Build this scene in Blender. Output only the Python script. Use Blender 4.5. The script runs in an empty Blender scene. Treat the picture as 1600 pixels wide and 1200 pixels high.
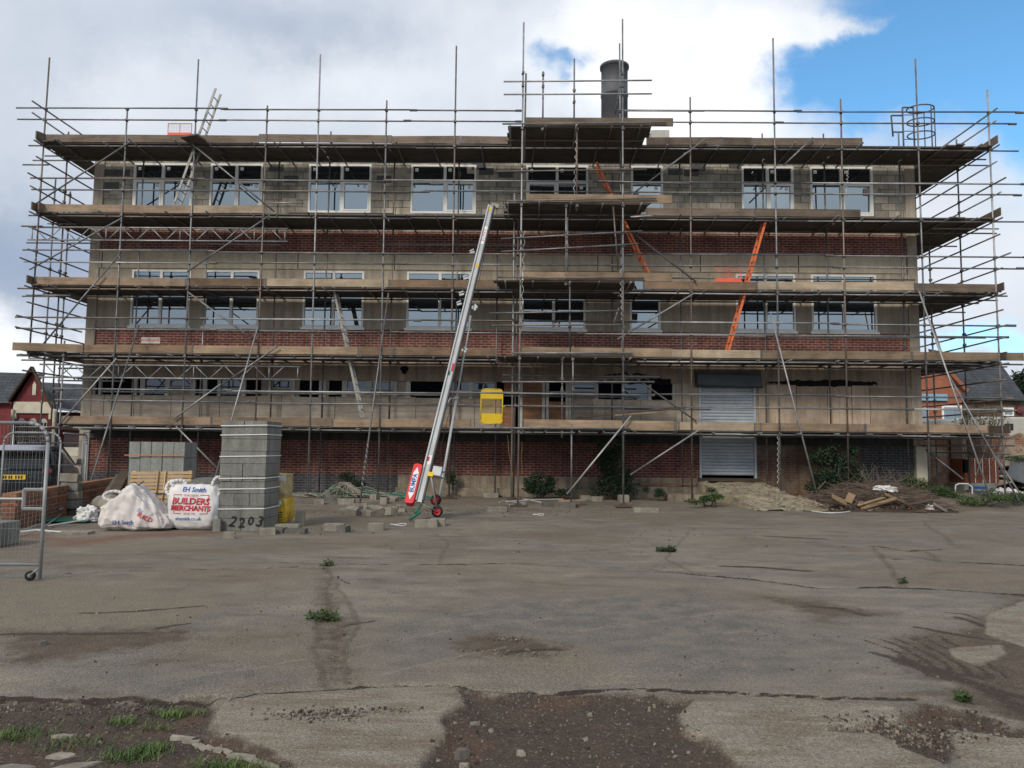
import bpy, math, random
import numpy as np
from mathutils import Vector, Matrix
from mathutils.bvhtree import BVHTree
random.seed(7); rng = np.random.default_rng(5)
sc = bpy.context.scene; COL = sc.collection
# ---------------------------------------------------------------- camera
EYE = 1.55
YAW, PIT, ROL, FPX = math.radians(.86), math.radians(4.77), math.radians(.62), 1200.0
Rc = Matrix.Rotation(YAW, 3, 'Z') @ Matrix.Rotation(math.pi/2+PIT, 3, 'X') @ Matrix.Rotation(ROL, 3, 'Z')
cd = bpy.data.cameras.new('camera'); cam = bpy.data.objects.new('camera', cd); COL.objects.link(cam)
cam.matrix_world = Matrix.Translation((0, 0, EYE)) @ Rc.to_4x4()
cd.sensor_width = 36; cd.lens = 36*FPX/1600; cd.clip_end = 2000; cd.clip_start = .05
sc.camera = cam
def ray(px, py): return Rc @ Vector(((px-800)/FPX, (600-py)/FPX, -1.0))
def ony(px, py, Y):                       # measured point of the photo on the vertical plane y = Y
    d = ray(px, py); t = Y/d.y; return d.x*t, EYE+d.z*t
def onz(px, py, z=0.0):                   # measured point of the photo on the level plane z
    d = ray(px, py); t = (z-EYE)/d.z; return d.x*t, d.y*t
def X_(px, py, Y): return ony(px, py, Y)[0]
def Z_(px, py, Y): return ony(px, py, Y)[1]
# ---------------------------------------------------------------- world, sun, exposure
SUN_EL, SUN_AZ = math.radians(34), math.radians(208)   # azimuth clockwise from +Y: behind the camera to the left
w = bpy.data.worlds.new('World'); sc.world = w; w.use_nodes = True
nt = w.node_tree; nt.nodes.clear()
def N(t, **k):
    n = nt.nodes.new(t)
    for a, b in k.items(): setattr(n, a, b)
    return n
L = lambda a, b: nt.links.new(a, b)
def vm(op, a, b=None):
    n = N('ShaderNodeVectorMath', operation=op)
    for i, s in enumerate((a, b)):
        if s is None: continue
        if isinstance(s, (tuple, list)): n.inputs[i].default_value = s
        else: L(s, n.inputs[i])
    return n.outputs['Value'] if op in ('DOT_PRODUCT', 'LENGTH') else n.outputs['Vector']
def mt(op, a, b=None, c=None, clamp=False):
    n = N('ShaderNodeMath', operation=op, use_clamp=clamp)
    for i, s in enumerate((a, b, c)):
        if s is None: continue
        if isinstance(s, (int, float)): n.inputs[i].default_value = s
        else: L(s, n.inputs[i])
    return n.outputs[0]
def noise(vec, scale, detail=6, rough=.55, dist=0):
    n = N('ShaderNodeTexNoise'); n.inputs['Scale'].default_value = scale; n.inputs['Detail'].default_value = detail
    n.inputs['Roughness'].default_value = rough; n.inputs['Distortion'].default_value = dist
    L(vec, n.inputs['Vector']); return n
sky = N('ShaderNodeTexSky', sky_type='NISHITA'); sky.sun_disc = False
sky.sun_elevation = SUN_EL; sky.sun_rotation = SUN_AZ; sky.ozone_density = 2.2; sky.dust_density = .4; sky.air_density = 1.0
tc = N('ShaderNodeTexCoord'); D = tc.outputs['Generated']
sp = N('ShaderNodeSeparateXYZ'); L(D, sp.inputs[0])
ay = mt('MAXIMUM', mt('ABSOLUTE', sp.outputs[1]), .2)
cb = N('ShaderNodeCombineXYZ'); L(mt('DIVIDE', sp.outputs[0], ay), cb.inputs[0]); L(mt('DIVIDE', sp.outputs[2], ay), cb.inputs[1])
n1 = noise(cb.outputs[0], 2.2, 8, .6); n2 = noise(cb.outputs[0], 9, 6, .6)
warp = vm('MULTIPLY', vm('SUBTRACT', n1.outputs['Color'], (.5, .5, .5)), (.38, .26, 0))
warp2 = vm('MULTIPLY', vm('SUBTRACT', n2.outputs['Color'], (.5, .5, .5)), (.14, .11, 0))
UV = vm('ADD', vm('ADD', cb.outputs[0], warp), warp2)
def blob(px, py, sx, sy, amp):
    d = vm('SUBTRACT', UV, ((px-817)/1200, (700-py)/1200, 0))
    d = vm('MULTIPLY', d, (1200/sx, 1200/sy, 0))
    e = mt('EXPONENT', mt('MULTIPLY', vm('DOT_PRODUCT', d, d), -1.0))
    return mt('MULTIPLY', e, amp)
def total(base, bl):
    s = base
    for b in bl: s = mt('ADD', s, blob(*b))
    return s
nz = mt('MULTIPLY', mt('SUBTRACT', n1.outputs['Fac'], .5), .9)
cover = total(mt('ADD', nz, 1.0), [(1520, 60, 300, 140, -1.75), (1340, 130, 100, 55, -.4), (1210, 40, 60, 110, .6), (878, 72, 42, 26, -.72), (868, 118, 24, 22, -.5), (1540, 510, 120, 26, -.8), (1600, 215, 70, 60, -.6), (1270, 12, 90, 26, 1.0)])
cov = N('ShaderNodeMapRange', interpolation_type='SMOOTHSTEP'); L(cover, cov.inputs[0]); cov.inputs[1].default_value = .02; cov.inputs[2].default_value = 1.05
bright = total(mt('ADD', mt('MULTIPLY', mt('SUBTRACT', n2.outputs['Fac'], .5), .16), .60), [
    (1080, 90, 190, 130, .75), (1150, 230, 130, 80, .22), (960, 40, 110, 90, .12), (300, 130, 260, 90, .06), (600, 140, 200, 60, .12), (690, 20, 150, 60, .08), (0, 560, 150, 60, .42),
    (20, 400, 220, 110, -.30), (330, 40, 200, 60, -.13), (540, 30, 160, 50, -.10), (150, 150, 100, 60, .06), (1560, 400, 220, 120, .12), (1580, 260, 120, 50, .10), (10, 120, 90, 90, -.06)])
cr = N('ShaderNodeValToRGB'); L(mt('DIVIDE', bright, 1.4), cr.inputs[0])
e = cr.color_ramp.elements; e[0].position = .14; e[0].color = (.27, .35, .50, 1); e[1].position = .78; e[1].color = (1.0, 1.0, 1.02, 1)
q = e.new(.40); q.color = (.56, .615, .70, 1); q = e.new(.28); q.color = (.38, .45, .57, 1); q = e.new(.56); q.color = (.80, .84, .90, 1)
bs = N('ShaderNodeBackground'); bc = N('ShaderNodeBackground')
L(vm('MULTIPLY', sky.outputs[0], (.72, 1.12, 1.22)), bs.inputs[0]); bs.inputs[1].default_value = .15
L(cr.outputs[0], bc.inputs[0]); bc.inputs[1].default_value = 1.0
mx = N('ShaderNodeMixShader'); L(cov.outputs[0], mx.inputs[0]); L(bs.outputs[0], mx.inputs[1]); L(bc.outputs[0], mx.inputs[2])
wo = N('ShaderNodeOutputWorld'); L(mx.outputs[0], wo.inputs[0])
sd = bpy.data.lights.new('sun', 'SUN'); sd.energy = 2.2; sd.angle = math.radians(16); sd.color = (1, .91, .79)
so = bpy.data.objects.new('sun', sd); COL.objects.link(so)
sdir = Vector((math.sin(SUN_AZ)*math.cos(SUN_EL), math.cos(SUN_AZ)*math.cos(SUN_EL), math.sin(SUN_EL)))
so.rotation_euler = sdir.to_track_quat('Z', 'Y').to_euler()
vs = sc.view_settings; vs.view_transform = 'Standard'; vs.look = 'None'; vs.exposure = 0.15; vs.gamma = 1; vs.use_curve_mapping = False
sc.cycles.max_bounces = 6

# ---------------------------------------------------------------- materials
def newmat(name):
    global nt
    m = bpy.data.materials.new(name); m.use_nodes = True; nt = m.node_tree; nt.nodes.clear()
    p = N('ShaderNodeBsdfPrincipled'); o = N('ShaderNodeOutputMaterial'); L(p.outputs[0], o.inputs[0])
    g = N('ShaderNodeNewGeometry'); return m, p, g.outputs['Position']
def mixc(f, a, b, blend='MIX'):
    n = N('ShaderNodeMix', data_type='RGBA', blend_type=blend)
    if isinstance(f, (int, float)): n.inputs[0].default_value = f
    else: L(f, n.inputs[0])
    for i, s in ((6, a), (7, b)):
        if isinstance(s, (tuple, list)): n.inputs[i].default_value = (*s[:3], 1)
        else: L(s, n.inputs[i])
    return n.outputs[2]
def ramp(fac, *st):
    n = N('ShaderNodeValToRGB'); L(fac, n.inputs[0]); e = n.color_ramp.elements
    for i, (p_, c) in enumerate(st):
        if isinstance(c, (int, float)): c = (c, c, c)
        if i < 2: e[i].position = p_; e[i].color = (*c, 1)
        else: q_ = e.new(p_); q_.color = (*c, 1)
    return n.outputs[0]
def scl(v, s): return vm('MULTIPLY', v, s if isinstance(s, tuple) else (s, s, s))
def bump(p, h, strength=.3, dist=.01):
    b = N('ShaderNodeBump'); b.inputs['Strength'].default_value = strength; b.inputs['Distance'].default_value = dist
    L(h, b.inputs['Height']); L(b.outputs[0], p.inputs['Normal'])
def sp_xz(pos):                            # lay rows on any vertical wall: (x+y, z)
    s = N('ShaderNodeSeparateXYZ'); L(pos, s.inputs[0]); c = N('ShaderNodeCombineXYZ')
    L(mt('ADD', s.outputs[0], s.outputs[1]), c.inputs[0]); L(s.outputs[2], c.inputs[1]); return c.outputs[0]
def mat_plain(name, col, rough=.6, metal=0, var=.25, scale=6, spec=.3):
    m, p, pos = newmat(name)
    n = noise(pos, scale, 6, .6); c = mixc(ramp(n.outputs['Fac'], (.3, 1-var), (.7, 1+var*.4)), (0, 0, 0), col)
    c = mixc(1.0, ramp(n.outputs['Fac'], (.3, 1-var), (.7, 1.0)), col, 'MULTIPLY')
    L(c, p.inputs['Base Color']); p.inputs['Roughness'].default_value = rough; p.inputs['Metallic'].default_value = metal
    p.inputs['Specular IOR Level'].default_value = spec; return m
def mat_brick(name, c1, c2, mortar, bw=.235, bh=.078, ms=.012, dirt=.4, patch=None, mix2=None, rough=.9):
    m, p, pos = newmat(name); v = sp_xz(pos)
    b = N('ShaderNodeTexBrick'); L(v, b.inputs['Vector']); b.inputs['Scale'].default_value = 1
    b.inputs['Brick Width'].default_value = bw; b.inputs['Row Height'].default_value = bh; b.inputs['Mortar Size'].default_value = ms*.8
    b.inputs['Mortar Smooth'].default_value = .2; b.inputs['Bias'].default_value = 0
    b.inputs['Color1'].default_value = (*c1, 1); b.inputs['Color2'].default_value = (*c2, 1); b.inputs['Mortar'].default_value = (*mortar, 1)
    n = noise(pos, .9, 8, .65); n3 = noise(scl(pos, (5, 5, .5)), 1.2, 5, .6)
    c = b.outputs['Color']
    if patch: c = mixc(ramp(noise(pos, 1.1, 9, .7).outputs['Fac'], (.46, 0), (.56, 1)), c, patch)
    c = mixc(1.0, c, ramp(n.outputs['Fac'], (.3, 1-dirt), (.65, 1.1)), 'MULTIPLY')
    c = mixc(1.0, c, ramp(n3.outputs['Fac'], (.3, 1-dirt*.7), (.6, 1.0)), 'MULTIPLY')
    c = mixc(1.0, c, ramp(noise(pos, 14, 4, .6).outputs['Fac'], (.3, .8), (.7, 1.12)), 'MULTIPLY')
    L(c, p.inputs['Base Color']); p.inputs['Roughness'].default_value = rough; p.inputs['Specular IOR Level'].default_value = .2
    bump(p, mt('SUBTRACT', 1.0, b.outputs['Fac']), .6, .008); return m
def mat_conc(name, c1, c2, streak=.35, scale=.8, rough=.9):
    m, p, pos = newmat(name)
    n = noise(pos, scale, 9, .65); ns = noise(scl(pos, (3.5, 3.5, .35)), 1.5, 6, .65); nf = noise(pos, 22, 5, .6)
    c = mixc(ramp(n.outputs['Fac'], (.35, 0), (.65, 1)), c1, c2)
    c = mixc(1.0, c, ramp(ns.outputs['Fac'], (.35, 1-streak), (.6, 1.0)), 'MULTIPLY')
    c = mixc(1.0, c, ramp(nf.outputs['Fac'], (.3, .82), (.7, 1.1)), 'MULTIPLY')
    L(c, p.inputs['Base Color']); p.inputs['Roughness'].default_value = rough; p.inputs['Specular IOR Level'].default_value = .2
    bump(p, nf.outputs['Fac'], .25, .01); return m
def mat_wood(name, c1, c2, axis=0, dirt=.35, objvar=.25):
    m, p, pos = newmat(name)
    s = [18, 18, 18]; s[axis] = 1.1
    n = noise(scl(pos, tuple(s)), 1.0, 6, .6, .6); nb = noise(pos, 1.3, 8, .7)
    oi = N('ShaderNodeObjectInfo')
    c = mixc(ramp(n.outputs['Fac'], (.35, 0), (.7, 1)), c1, c2)
    c = mixc(1.0, c, ramp(nb.outputs['Fac'], (.3, 1-dirt), (.62, 1.05)), 'MULTIPLY')
    c = mixc(1.0, c, ramp(oi.outputs['Random'], (0, 1-objvar), (1, 1.1)), 'MULTIPLY')
    L(c, p.inputs['Base Color']); p.inputs['Roughness'].default_value = .85; p.inputs['Specular IOR Level'].default_value = .2
    bump(p, n.outputs['Fac'], .3, .006); return m
def mat_tube(name, c1=(.115, .12, .13), c2=(.25, .25, .245), rust=.12):
    m, p, pos = newmat(name)
    n = noise(scl(pos, (3, 3, 3)), 1.0, 7, .7); n4 = noise(pos, 26, 4, .6); oi = N('ShaderNodeObjectInfo')
    c = mixc(ramp(n.outputs['Fac'], (.38, 0), (.62, 1)), c1, c2)
    c = mixc(mt('MULTIPLY', ramp(n4.outputs['Fac'], (.55, 0), (.66, 1)), rust*3), c, (.20, .13, .09))
    c = mixc(ramp(noise(pos, 11, 5, .7).outputs['Fac'], (.70, 0), (.74, .8)), c, (.55, .53, .49))
    c = mixc(1.0, c, ramp(oi.outputs['Random'], (0, .75), (1, 1.12)), 'MULTIPLY')
    L(c, p.inputs['Base Color']); p.inputs['Roughness'].default_value = .5; p.inputs['Metallic'].default_value = .45; return m
M = {}
M['tube'] = mat_tube('galvanised_tube')
M['coupler'] = mat_plain('coupler_steel', (.17, .16, .15), .6, .5, .5, 30)
M['toe'] = mat_wood('scaffold_board_edge', (.36, .265, .18), (.24, .175, .12), dirt=.5, objvar=.35)
M['toe_grey'] = mat_wood('weathered_board_edge', (.22, .17, .13), (.14, .11, .088), dirt=.5, objvar=.35)
M['toe_pale'] = mat_wood('pale_board_edge', (.46, .37, .26), (.33, .26, .185), dirt=.45)
M['toe_brown'] = mat_wood('brown_board_edge', (.27, .185, .12), (.18, .125, .085), dirt=.5)
M['tube_bright'] = mat_tube('bright_tube', (.26, .265, .27), (.42, .42, .41), .06)
M['tube_rusty'] = mat_tube('rusty_tube', (.13, .105, .09), (.22, .185, .155), .3)
M['deck'] = mat_wood('deck_board', (.15, .13, .115), (.09, .08, .07))
M['block'] = mat_brick('blockwork', (.52, .465, .37), (.30, .28, .235), (.155, .145, .125), .45, .225, .014, .42)
M['block_pale'] = mat_plain('pale_block', (.42, .38, .30), .9)
M['block_dark'] = mat_plain('dark_block', (.10, .10, .10), .9)
M['brick'] = mat_brick('red_brick', (.30, .088, .062), (.18, .062, .05), (.42, .35, .30), dirt=.42)
M['brick_shade'] = mat_brick('shaded_red_brick', (.22, .062, .045), (.13, .045, .038), (.30, .25, .21), dirt=.5)  # red brick copy for the ground floor, deep shade darkened into its colours
M['brick_dark'] = mat_brick('engineering_brick', (.05, .057, .072), (.075, .072, .08), (.17, .16, .15), dirt=.4)
M['brick_old'] = mat_brick('old_mottled_brick', (.33, .115, .055), (.22, .11, .075), (.34, .29, .22), dirt=.45, patch=(.40, .33, .24))
M['brick_ruin'] = mat_brick('rendered_brick', (.19, .09, .062), (.13, .08, .06), (.17, .15, .12), dirt=.5, patch=(.20, .16, .12))
M['brick_low'] = mat_brick('orange_brick', (.30, .125, .072), (.19, .085, .058), (.30, .25, .2), dirt=.5)
M['brick_orange'] = mat_brick('bright_red_brick', (.38, .115, .06), (.30, .09, .05), (.30, .2, .14), dirt=.2)
M['paint_red'] = mat_brick('red_painted_brick', (.22, .05, .05), (.18, .042, .045), (.15, .04, .04), dirt=.35)
M['cream'] = mat_plain('cream_render', (.62, .58, .46), .8, 0, .3, 2)
M['conc'] = mat_conc('concrete', (.47, .405, .315), (.36, .315, .25), .3)
M['conc_band'] = mat_conc('concrete_band', (.54, .465, .34), (.45, .39, .295), .2)
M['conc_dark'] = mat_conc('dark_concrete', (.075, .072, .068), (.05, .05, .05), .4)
M['fascia'] = mat_conc('brown_fascia', (.40, .31, .235), (.28, .225, .175), .4)
M['plinth'] = mat_conc('plinth_concrete', (.32, .27, .20), (.18, .15, .115), .4, 1.5)
M['ply'] = mat_wood('grey_plywood', (.40, .345, .285), (.25, .22, .185), 0, .4)
M['ply_tan'] = mat_wood('tan_panel', (.48, .375, .28), (.33, .26, .195), 2, .4)
M['ply_brown'] = mat_wood('brown_plywood', (.36, .18, .10), (.18, .10, .065), 0, .45)
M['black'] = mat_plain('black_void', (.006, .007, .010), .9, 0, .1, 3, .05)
M['char'] = mat_plain('charred_gap', (.015, .015, .016), .95, 0, .4, 8, .1)
M['upvc'] = mat_plain('white_upvc', (.80, .80, .75), .45, 0, .12, 3)
M['upvc_old'] = mat_plain('aged_frame', (.50, .49, .45), .6, 0, .35, 5)
M['white'] = mat_plain('white_label', (.75, .75, .74), .6, 0, .1)
M['shutter'] = mat_plain('shutter_steel', (.42, .46, .50), .5, .15, .25, 2.5)
M['shutter_box'] = mat_plain('shutter_box_steel', (.085, .095, .105), .5, .2, .35, 2)
M['slate'] = mat_brick('slate_roof', (.085, .095, .105), (.065, .07, .08), (.04, .043, .05), .3, .22, .02, .35)
M['flue'] = mat_plain('flue_steel', (.105, .108, .118), .65, .1, .3, 1.5)
M['felt'] = mat_plain('roof_felt', (.13, .13, .13), .9)
M['alu'] = mat_plain('aluminium', (.46, .475, .475), .5, .15, .2, 3)
M['alu_old'] = mat_plain('old_aluminium_ladder', (.33, .325, .30), .55, .3, .3, 8)
M['orange'] = mat_plain('orange_fibreglass', (.70, .17, .06), .5, 0, .25, 6)
M['orange_mesh'] = mat_plain('orange_mesh', (.80, .13, .07), .55, 0, .15)
M['yellow'] = mat_plain('yellow_paint', (.68, .46, .02), .4, 0, .12, 3)
M['red'] = mat_plain('red_paint', (.62, .03, .03), .4, 0, .15)
M['blue'] = mat_plain('blue_print', (.03, .09, .32), .6, 0, .1)
M['redprint'] = mat_plain('red_print', (.50, .045, .06), .6, 0, .2)
M['blackpen'] = mat_plain('black_marker', (.01, .01, .01), .7, 0, .1)
M['rubber'] = mat_plain('rubber', (.02, .02, .02), .8, 0, .2)
M['green'] = mat_plain('green_plastic', (.03, .17, .11), .5, 0, .3)
M['grey_block'] = mat_conc('grey_dense_block', (.235, .238, .215), (.175, .175, .155), .35, 2.5)
M['lgrey_block'] = mat_conc('light_grey_block', (.28, .295, .275), (.235, .245, .225), .25, 2.5)
M['rubble'] = mat_conc('dusty_block', (.33, .30, .245), (.22, .20, .165), .3, 4)
M['rubble_dark'] = mat_conc('dark_rubble', (.10, .095, .085), (.16, .15, .13), .2, 4)
M['strap'] = mat_plain('white_strap', (.72, .72, .70), .5, 0, .1)
M['pebble_conc'] = mat_conc('crumbled_concrete', (.32, .285, .22), (.20, .18, .145), .2, 5)
M['pallet'] = mat_wood('pallet_timber', (.62, .45, .26), (.44, .30, .17), 0, .3)
M['bag'] = mat_plain('woven_white_bag', (.70, .69, .68), .65, 0, .18, 4)
M['bag_dirty'] = mat_plain('stained_white_bag', (.66, .61, .58), .65, 0, .35, 2.2)
M['sand'] = mat_conc('red_sand', (.24, .10, .06), (.17, .08, .05), .2, 3)
M['sand_grey'] = mat_conc('grey_grit', (.17, .165, .15), (.12, .12, .11), .2, 5)
M['wrap_yellow'] = mat_plain('yellow_wrapped_sack', (.68, .45, .04), .3, 0, .3, 7, .6)
M['wrap_clear'] = mat_plain('clear_wrapped_sack', (.50, .40, .20), .25, 0, .35, 9, .6)
M['galv_fence'] = mat_plain('galvanised_fence', (.30, .31, .31), .5, .3, .25, 5)
M['car_paint'] = mat_plain('dark_blue_car_paint', (.008, .010, .016), .28, .0, .1, 2, .4)
M['car_roof'] = mat_plain('pale_roof_paint', (.34, .36, .42), .35, .3, .1, 2, .6)
M['car_glass'] = mat_plain('car_glass', (.012, .016, .018), .12, 0, .1, 2, .4)
M['lamp_red'] = mat_plain('tail_lamp', (.12, .02, .022), .2, 0, .1, 2, .7)
M['plate_y'] = mat_plain('yellow_plate', (.80, .52, .02), .4, 0, .05)
M['caravan'] = mat_plain('cream_van_panel', (.46, .45, .40), .5, 0, .2)
M['bluesign'] = mat_plain('light_blue_board', (.22, .40, .56), .5, 0, .15)
M['timber_dark'] = mat_wood('dark_timber', (.11, .085, .06), (.07, .05, .04), 0, .4)
M['timber_mid'] = mat_wood('split_timber', (.34, .24, .14), (.22, .15, .09), 0, .4)
M['twig'] = mat_plain('dead_twig', (.12, .085, .068), .9, 0, .5, 4)
M['soilmound'] = mat_conc('brown_soil', (.09, .06, .045), (.055, .042, .034), .2, 6)
M['bark'] = mat_plain('bark', (.09, .075, .055), .9)
M['pipe'] = mat_plain('white_plastic_pipe', (.66, .66, .66), .4, 0, .2)
M['rope'] = mat_plain('orange_rope', (.45, .26, .08), .8)
M['tarp'] = mat_plain('dark_felt_sheet', (.11, .12, .13), .7, 0, .3, 3)
def mat_leaf(name, a, b):
    m, p, pos = newmat(name)
    n = noise(pos, 3.2, 4, .6); n5 = noise(pos, 19, 3, .6)
    c = mixc(ramp(n.outputs['Fac'], (.38, 0), (.62, 1)), a, b)
    c = mixc(1.0, c, ramp(n5.outputs['Fac'], (.3, .6), (.7, 1.35)), 'MULTIPLY')
    L(c, p.inputs['Base Color']); p.inputs['Roughness'].default_value = .6; p.inputs['Specular IOR Level'].default_value = .25; return m
M['leaf'] = mat_leaf('bush_leaf', (.035, .065, .022), (.06, .10, .03))
M['leaf_dark'] = mat_leaf('dark_leaf', (.018, .035, .018), (.03, .055, .025))
M['leaf_pale'] = mat_leaf('pale_leaf', (.11, .13, .06), (.16, .16, .08))
M['grass'] = mat_leaf('grass_blade', (.055, .105, .025), (.10, .145, .04))
def mat_glass(name, refl=.34, tint=(.78, .88, 1.0)):
    global nt
    m = bpy.data.materials.new(name); m.use_nodes = True; nt = m.node_tree; nt.nodes.clear()
    d = N('ShaderNodeBsdfDiffuse'); d.inputs[0].default_value = (.010, .013, .018, 1)
    g = N('ShaderNodeBsdfGlossy'); g.inputs[0].default_value = (*tint, 1); g.inputs['Roughness'].default_value = .015
    fr = N('ShaderNodeFresnel'); fr.inputs[0].default_value = 1.5
    ge = N('ShaderNodeNewGeometry'); nn = noise(scl(ge.outputs['Position'], (1, 1, 1)), .9, 2, .4)
    b = N('ShaderNodeBump'); b.inputs['Strength'].default_value = .12; b.inputs['Distance'].default_value = .02; L(nn.outputs['Fac'], b.inputs['Height']); L(b.outputs[0], g.inputs['Normal'])
    x = N('ShaderNodeMixShader'); L(mt('ADD', fr.outputs[0], refl-.04, clamp=True), x.inputs[0]); L(d.outputs[0], x.inputs[1]); L(g.outputs[0], x.inputs[2])
    o = N('ShaderNodeOutputMaterial'); L(x.outputs[0], o.inputs[0]); return m
M['glass'] = mat_glass('window_glass', .38, (.80, .92, .98))
M['glass_old'] = mat_glass('dusty_glass', .10)

# ---------------------------------------------------------------- object helpers
ORG = {}
def tag(o, label=None, cat=None, group=None, kind=None):
    if label: o['label'] = label
    if cat: o['category'] = cat
    if group: o['group'] = group
    if kind: o['kind'] = kind
    return o
def thing(name, label, cat, loc=(0, 0, 0), group=None):
    o = bpy.data.objects.new(name, None); COL.objects.link(o); o.location = loc; o.empty_display_size = .3
    ORG[o] = Vector(loc); return tag(o, label, cat, group)
class MB:
    def __init__(s): s.v = []; s.f = []
    def add(s, vs, fs):
        b = len(s.v); s.v += [tuple(v) for v in vs]; s.f += [tuple(i+b for i in f) for f in fs]; return s
    def box(s, x0, x1, y0, y1, z0, z1):
        return s.add([(x0, y0, z0), (x1, y0, z0), (x1, y1, z0), (x0, y1, z0), (x0, y0, z1), (x1, y0, z1), (x1, y1, z1), (x0, y1, z1)],
                     [(0, 3, 2, 1), (4, 5, 6, 7), (0, 1, 5, 4), (1, 2, 6, 5), (2, 3, 7, 6), (3, 0, 4, 7)])
    def obox(s, c, size, mat, jit=0):          # oriented box
        c = Vector(c); h = [d/2 for d in size]; vs = []
        for sz in (-1, 1):
            for sy, sx in ((-1, -1), (-1, 1), (1, 1), (1, -1)):
                p = Vector((sx*h[0], sy*h[1], sz*h[2]))
                if jit: p = Vector([a*(1+random.uniform(-jit, jit)) for a in p])
                vs.append(c+mat @ p)
        return s.add(vs, [(0, 3, 2, 1), (4, 5, 6, 7), (0, 1, 5, 4), (1, 2, 6, 5), (2, 3, 7, 6), (3, 0, 4, 7)])
    def beam(s, a, b, wy, hz, up=Vector((0, 0, 1))):
        a = Vector(a); b = Vector(b); d = (b-a); l = d.length; x = d.normalized(); y = up.cross(x).normalized(); z = x.cross(y)
        return s.obox((a+b)/2, (l, wy, hz), Matrix((x, y, z)).transposed())
    def tube(s, a, b, r=.0242, n=8, r2=None):
        a = Vector(a); b = Vector(b); r2 = r if r2 is None else r2
        d = (b-a).normalized(); u = d.orthogonal().normalized(); w_ = d.cross(u)
        vs = [a+(u*math.cos(t)+w_*math.sin(t))*r for t in [2*math.pi*i/n for i in range(n)]]
        vs += [b+(u*math.cos(t)+w_*math.sin(t))*r2 for t in [2*math.pi*i/n for i in range(n)]]
        return s.add(vs, [(i, (i+1) % n, n+(i+1) % n, n+i) for i in range(n)]+[tuple(range(n-1, -1, -1)), tuple(range(n, 2*n))])
    def path(s, pts, r=.01, n=6):
        for a, b in zip(pts, pts[1:]): s.tube(a, b, r, n)
        return s
    def quad(s, *p): return s.add(p, [tuple(range(len(p)))])
    def prism(s, poly, y0, y1):                # poly in (x,z), extruded along y
        n = len(poly); vs = [(x, y0, z) for x, z in poly]+[(x, y1, z) for x, z in poly]
        return s.add(vs, [tuple(range(n)), tuple(range(2*n-1, n-1, -1))]+[(i, n+i, n+(i+1) % n, (i+1) % n) for i in range(n)])
    def lathe(s, c, prof, n=24, axis='Z'):
        vs = []
        for r, h in prof:
            for i in range(n):
                t = 2*math.pi*i/n; a, b = r*math.cos(t), r*math.sin(t)
                vs.append({'Z': (c[0]+a, c[1]+b, c[2]+h), 'X': (c[0]+h, c[1]+a, c[2]+b), 'Y': (c[0]+a, c[1]+h, c[2]+b)}[axis])
        fs = [(k*n+i, k*n+(i+1) % n, (k+1)*n+(i+1) % n, (k+1)*n+i) for k in range(len(prof)-1) for i in range(n)]
        return s.add(vs, fs)
    def build(s, name, mat, parent=None, smooth=False, bevel=0):
        vs = np.array(s.v, dtype=float)
        if parent is not None: org = ORG[parent]
        else:
            lo, hi = vs.min(0), vs.max(0); org = Vector(((lo[0]+hi[0])/2, (lo[1]+hi[1])/2, lo[2]))
        me = bpy.data.meshes.new(name); me.from_pydata((vs-np.array(org)).tolist(), [], s.f); me.update()
        me.materials.append(M[mat] if isinstance(mat, str) else mat)
        o = bpy.data.objects.new(name, me); COL.objects.link(o); ORG[o] = Vector(org)
        if parent is not None: o.parent = parent
        else: o.location = org
        if smooth: me.polygons.foreach_set('use_smooth', [True]*len(me.polygons))
        if bevel:
            b = o.modifiers.new('bevel', 'BEVEL'); b.width = bevel; b.segments = 2; b.limit_method = 'ANGLE'
        return o
def rot(a, b, c): return Matrix.Rotation(c, 3, 'Z') @ Matrix.Rotation(b, 3, 'Y') @ Matrix.Rotation(a, 3, 'X')
def text_mesh(s, size, align='CENTER', spacing=1.0, shear=0, bold=0, offset=0):
    cu = bpy.data.curves.new('lettering', 'FONT'); cu.body = s; cu.size = size; cu.align_x = align; cu.align_y = 'CENTER'
    cu.shear = shear; cu.offset = offset; cu.space_character = spacing; cu.resolution_u = 2
    o = bpy.data.objects.new('lettering', cu); COL.objects.link(o)
    bpy.context.view_layer.update(); dg = bpy.context.evaluated_depsgraph_get(); me = o.evaluated_get(dg).to_mesh()
    vs = [tuple(v.co) for v in me.vertices]; fs = [tuple(p.vertices) for p in me.polygons]
    bpy.data.objects.remove(o); bpy.data.curves.remove(cu); return vs, fs
def sub(vs, fs, L_=.03):                        # split long letter faces so that they can follow a curved surface
    import bmesh
    bm = bmesh.new(); V = [bm.verts.new(v) for v in vs]
    for f in fs:
        try: bm.faces.new([V[i] for i in f])
        except ValueError: pass
    bmesh.ops.triangulate(bm, faces=bm.faces[:])
    for _ in range(3):
        ed = [e_ for e_ in bm.edges if e_.calc_length() > L_]
        if not ed: break
        bmesh.ops.subdivide_edges(bm, edges=ed, cuts=1); bmesh.ops.triangulate(bm, faces=[f for f in bm.faces if len(f.verts) > 3])
    bm.verts.index_update(); r = [tuple(v.co) for v in bm.verts], [tuple(v.index for v in f.verts) for f in bm.faces]; bm.free(); return r

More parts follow.
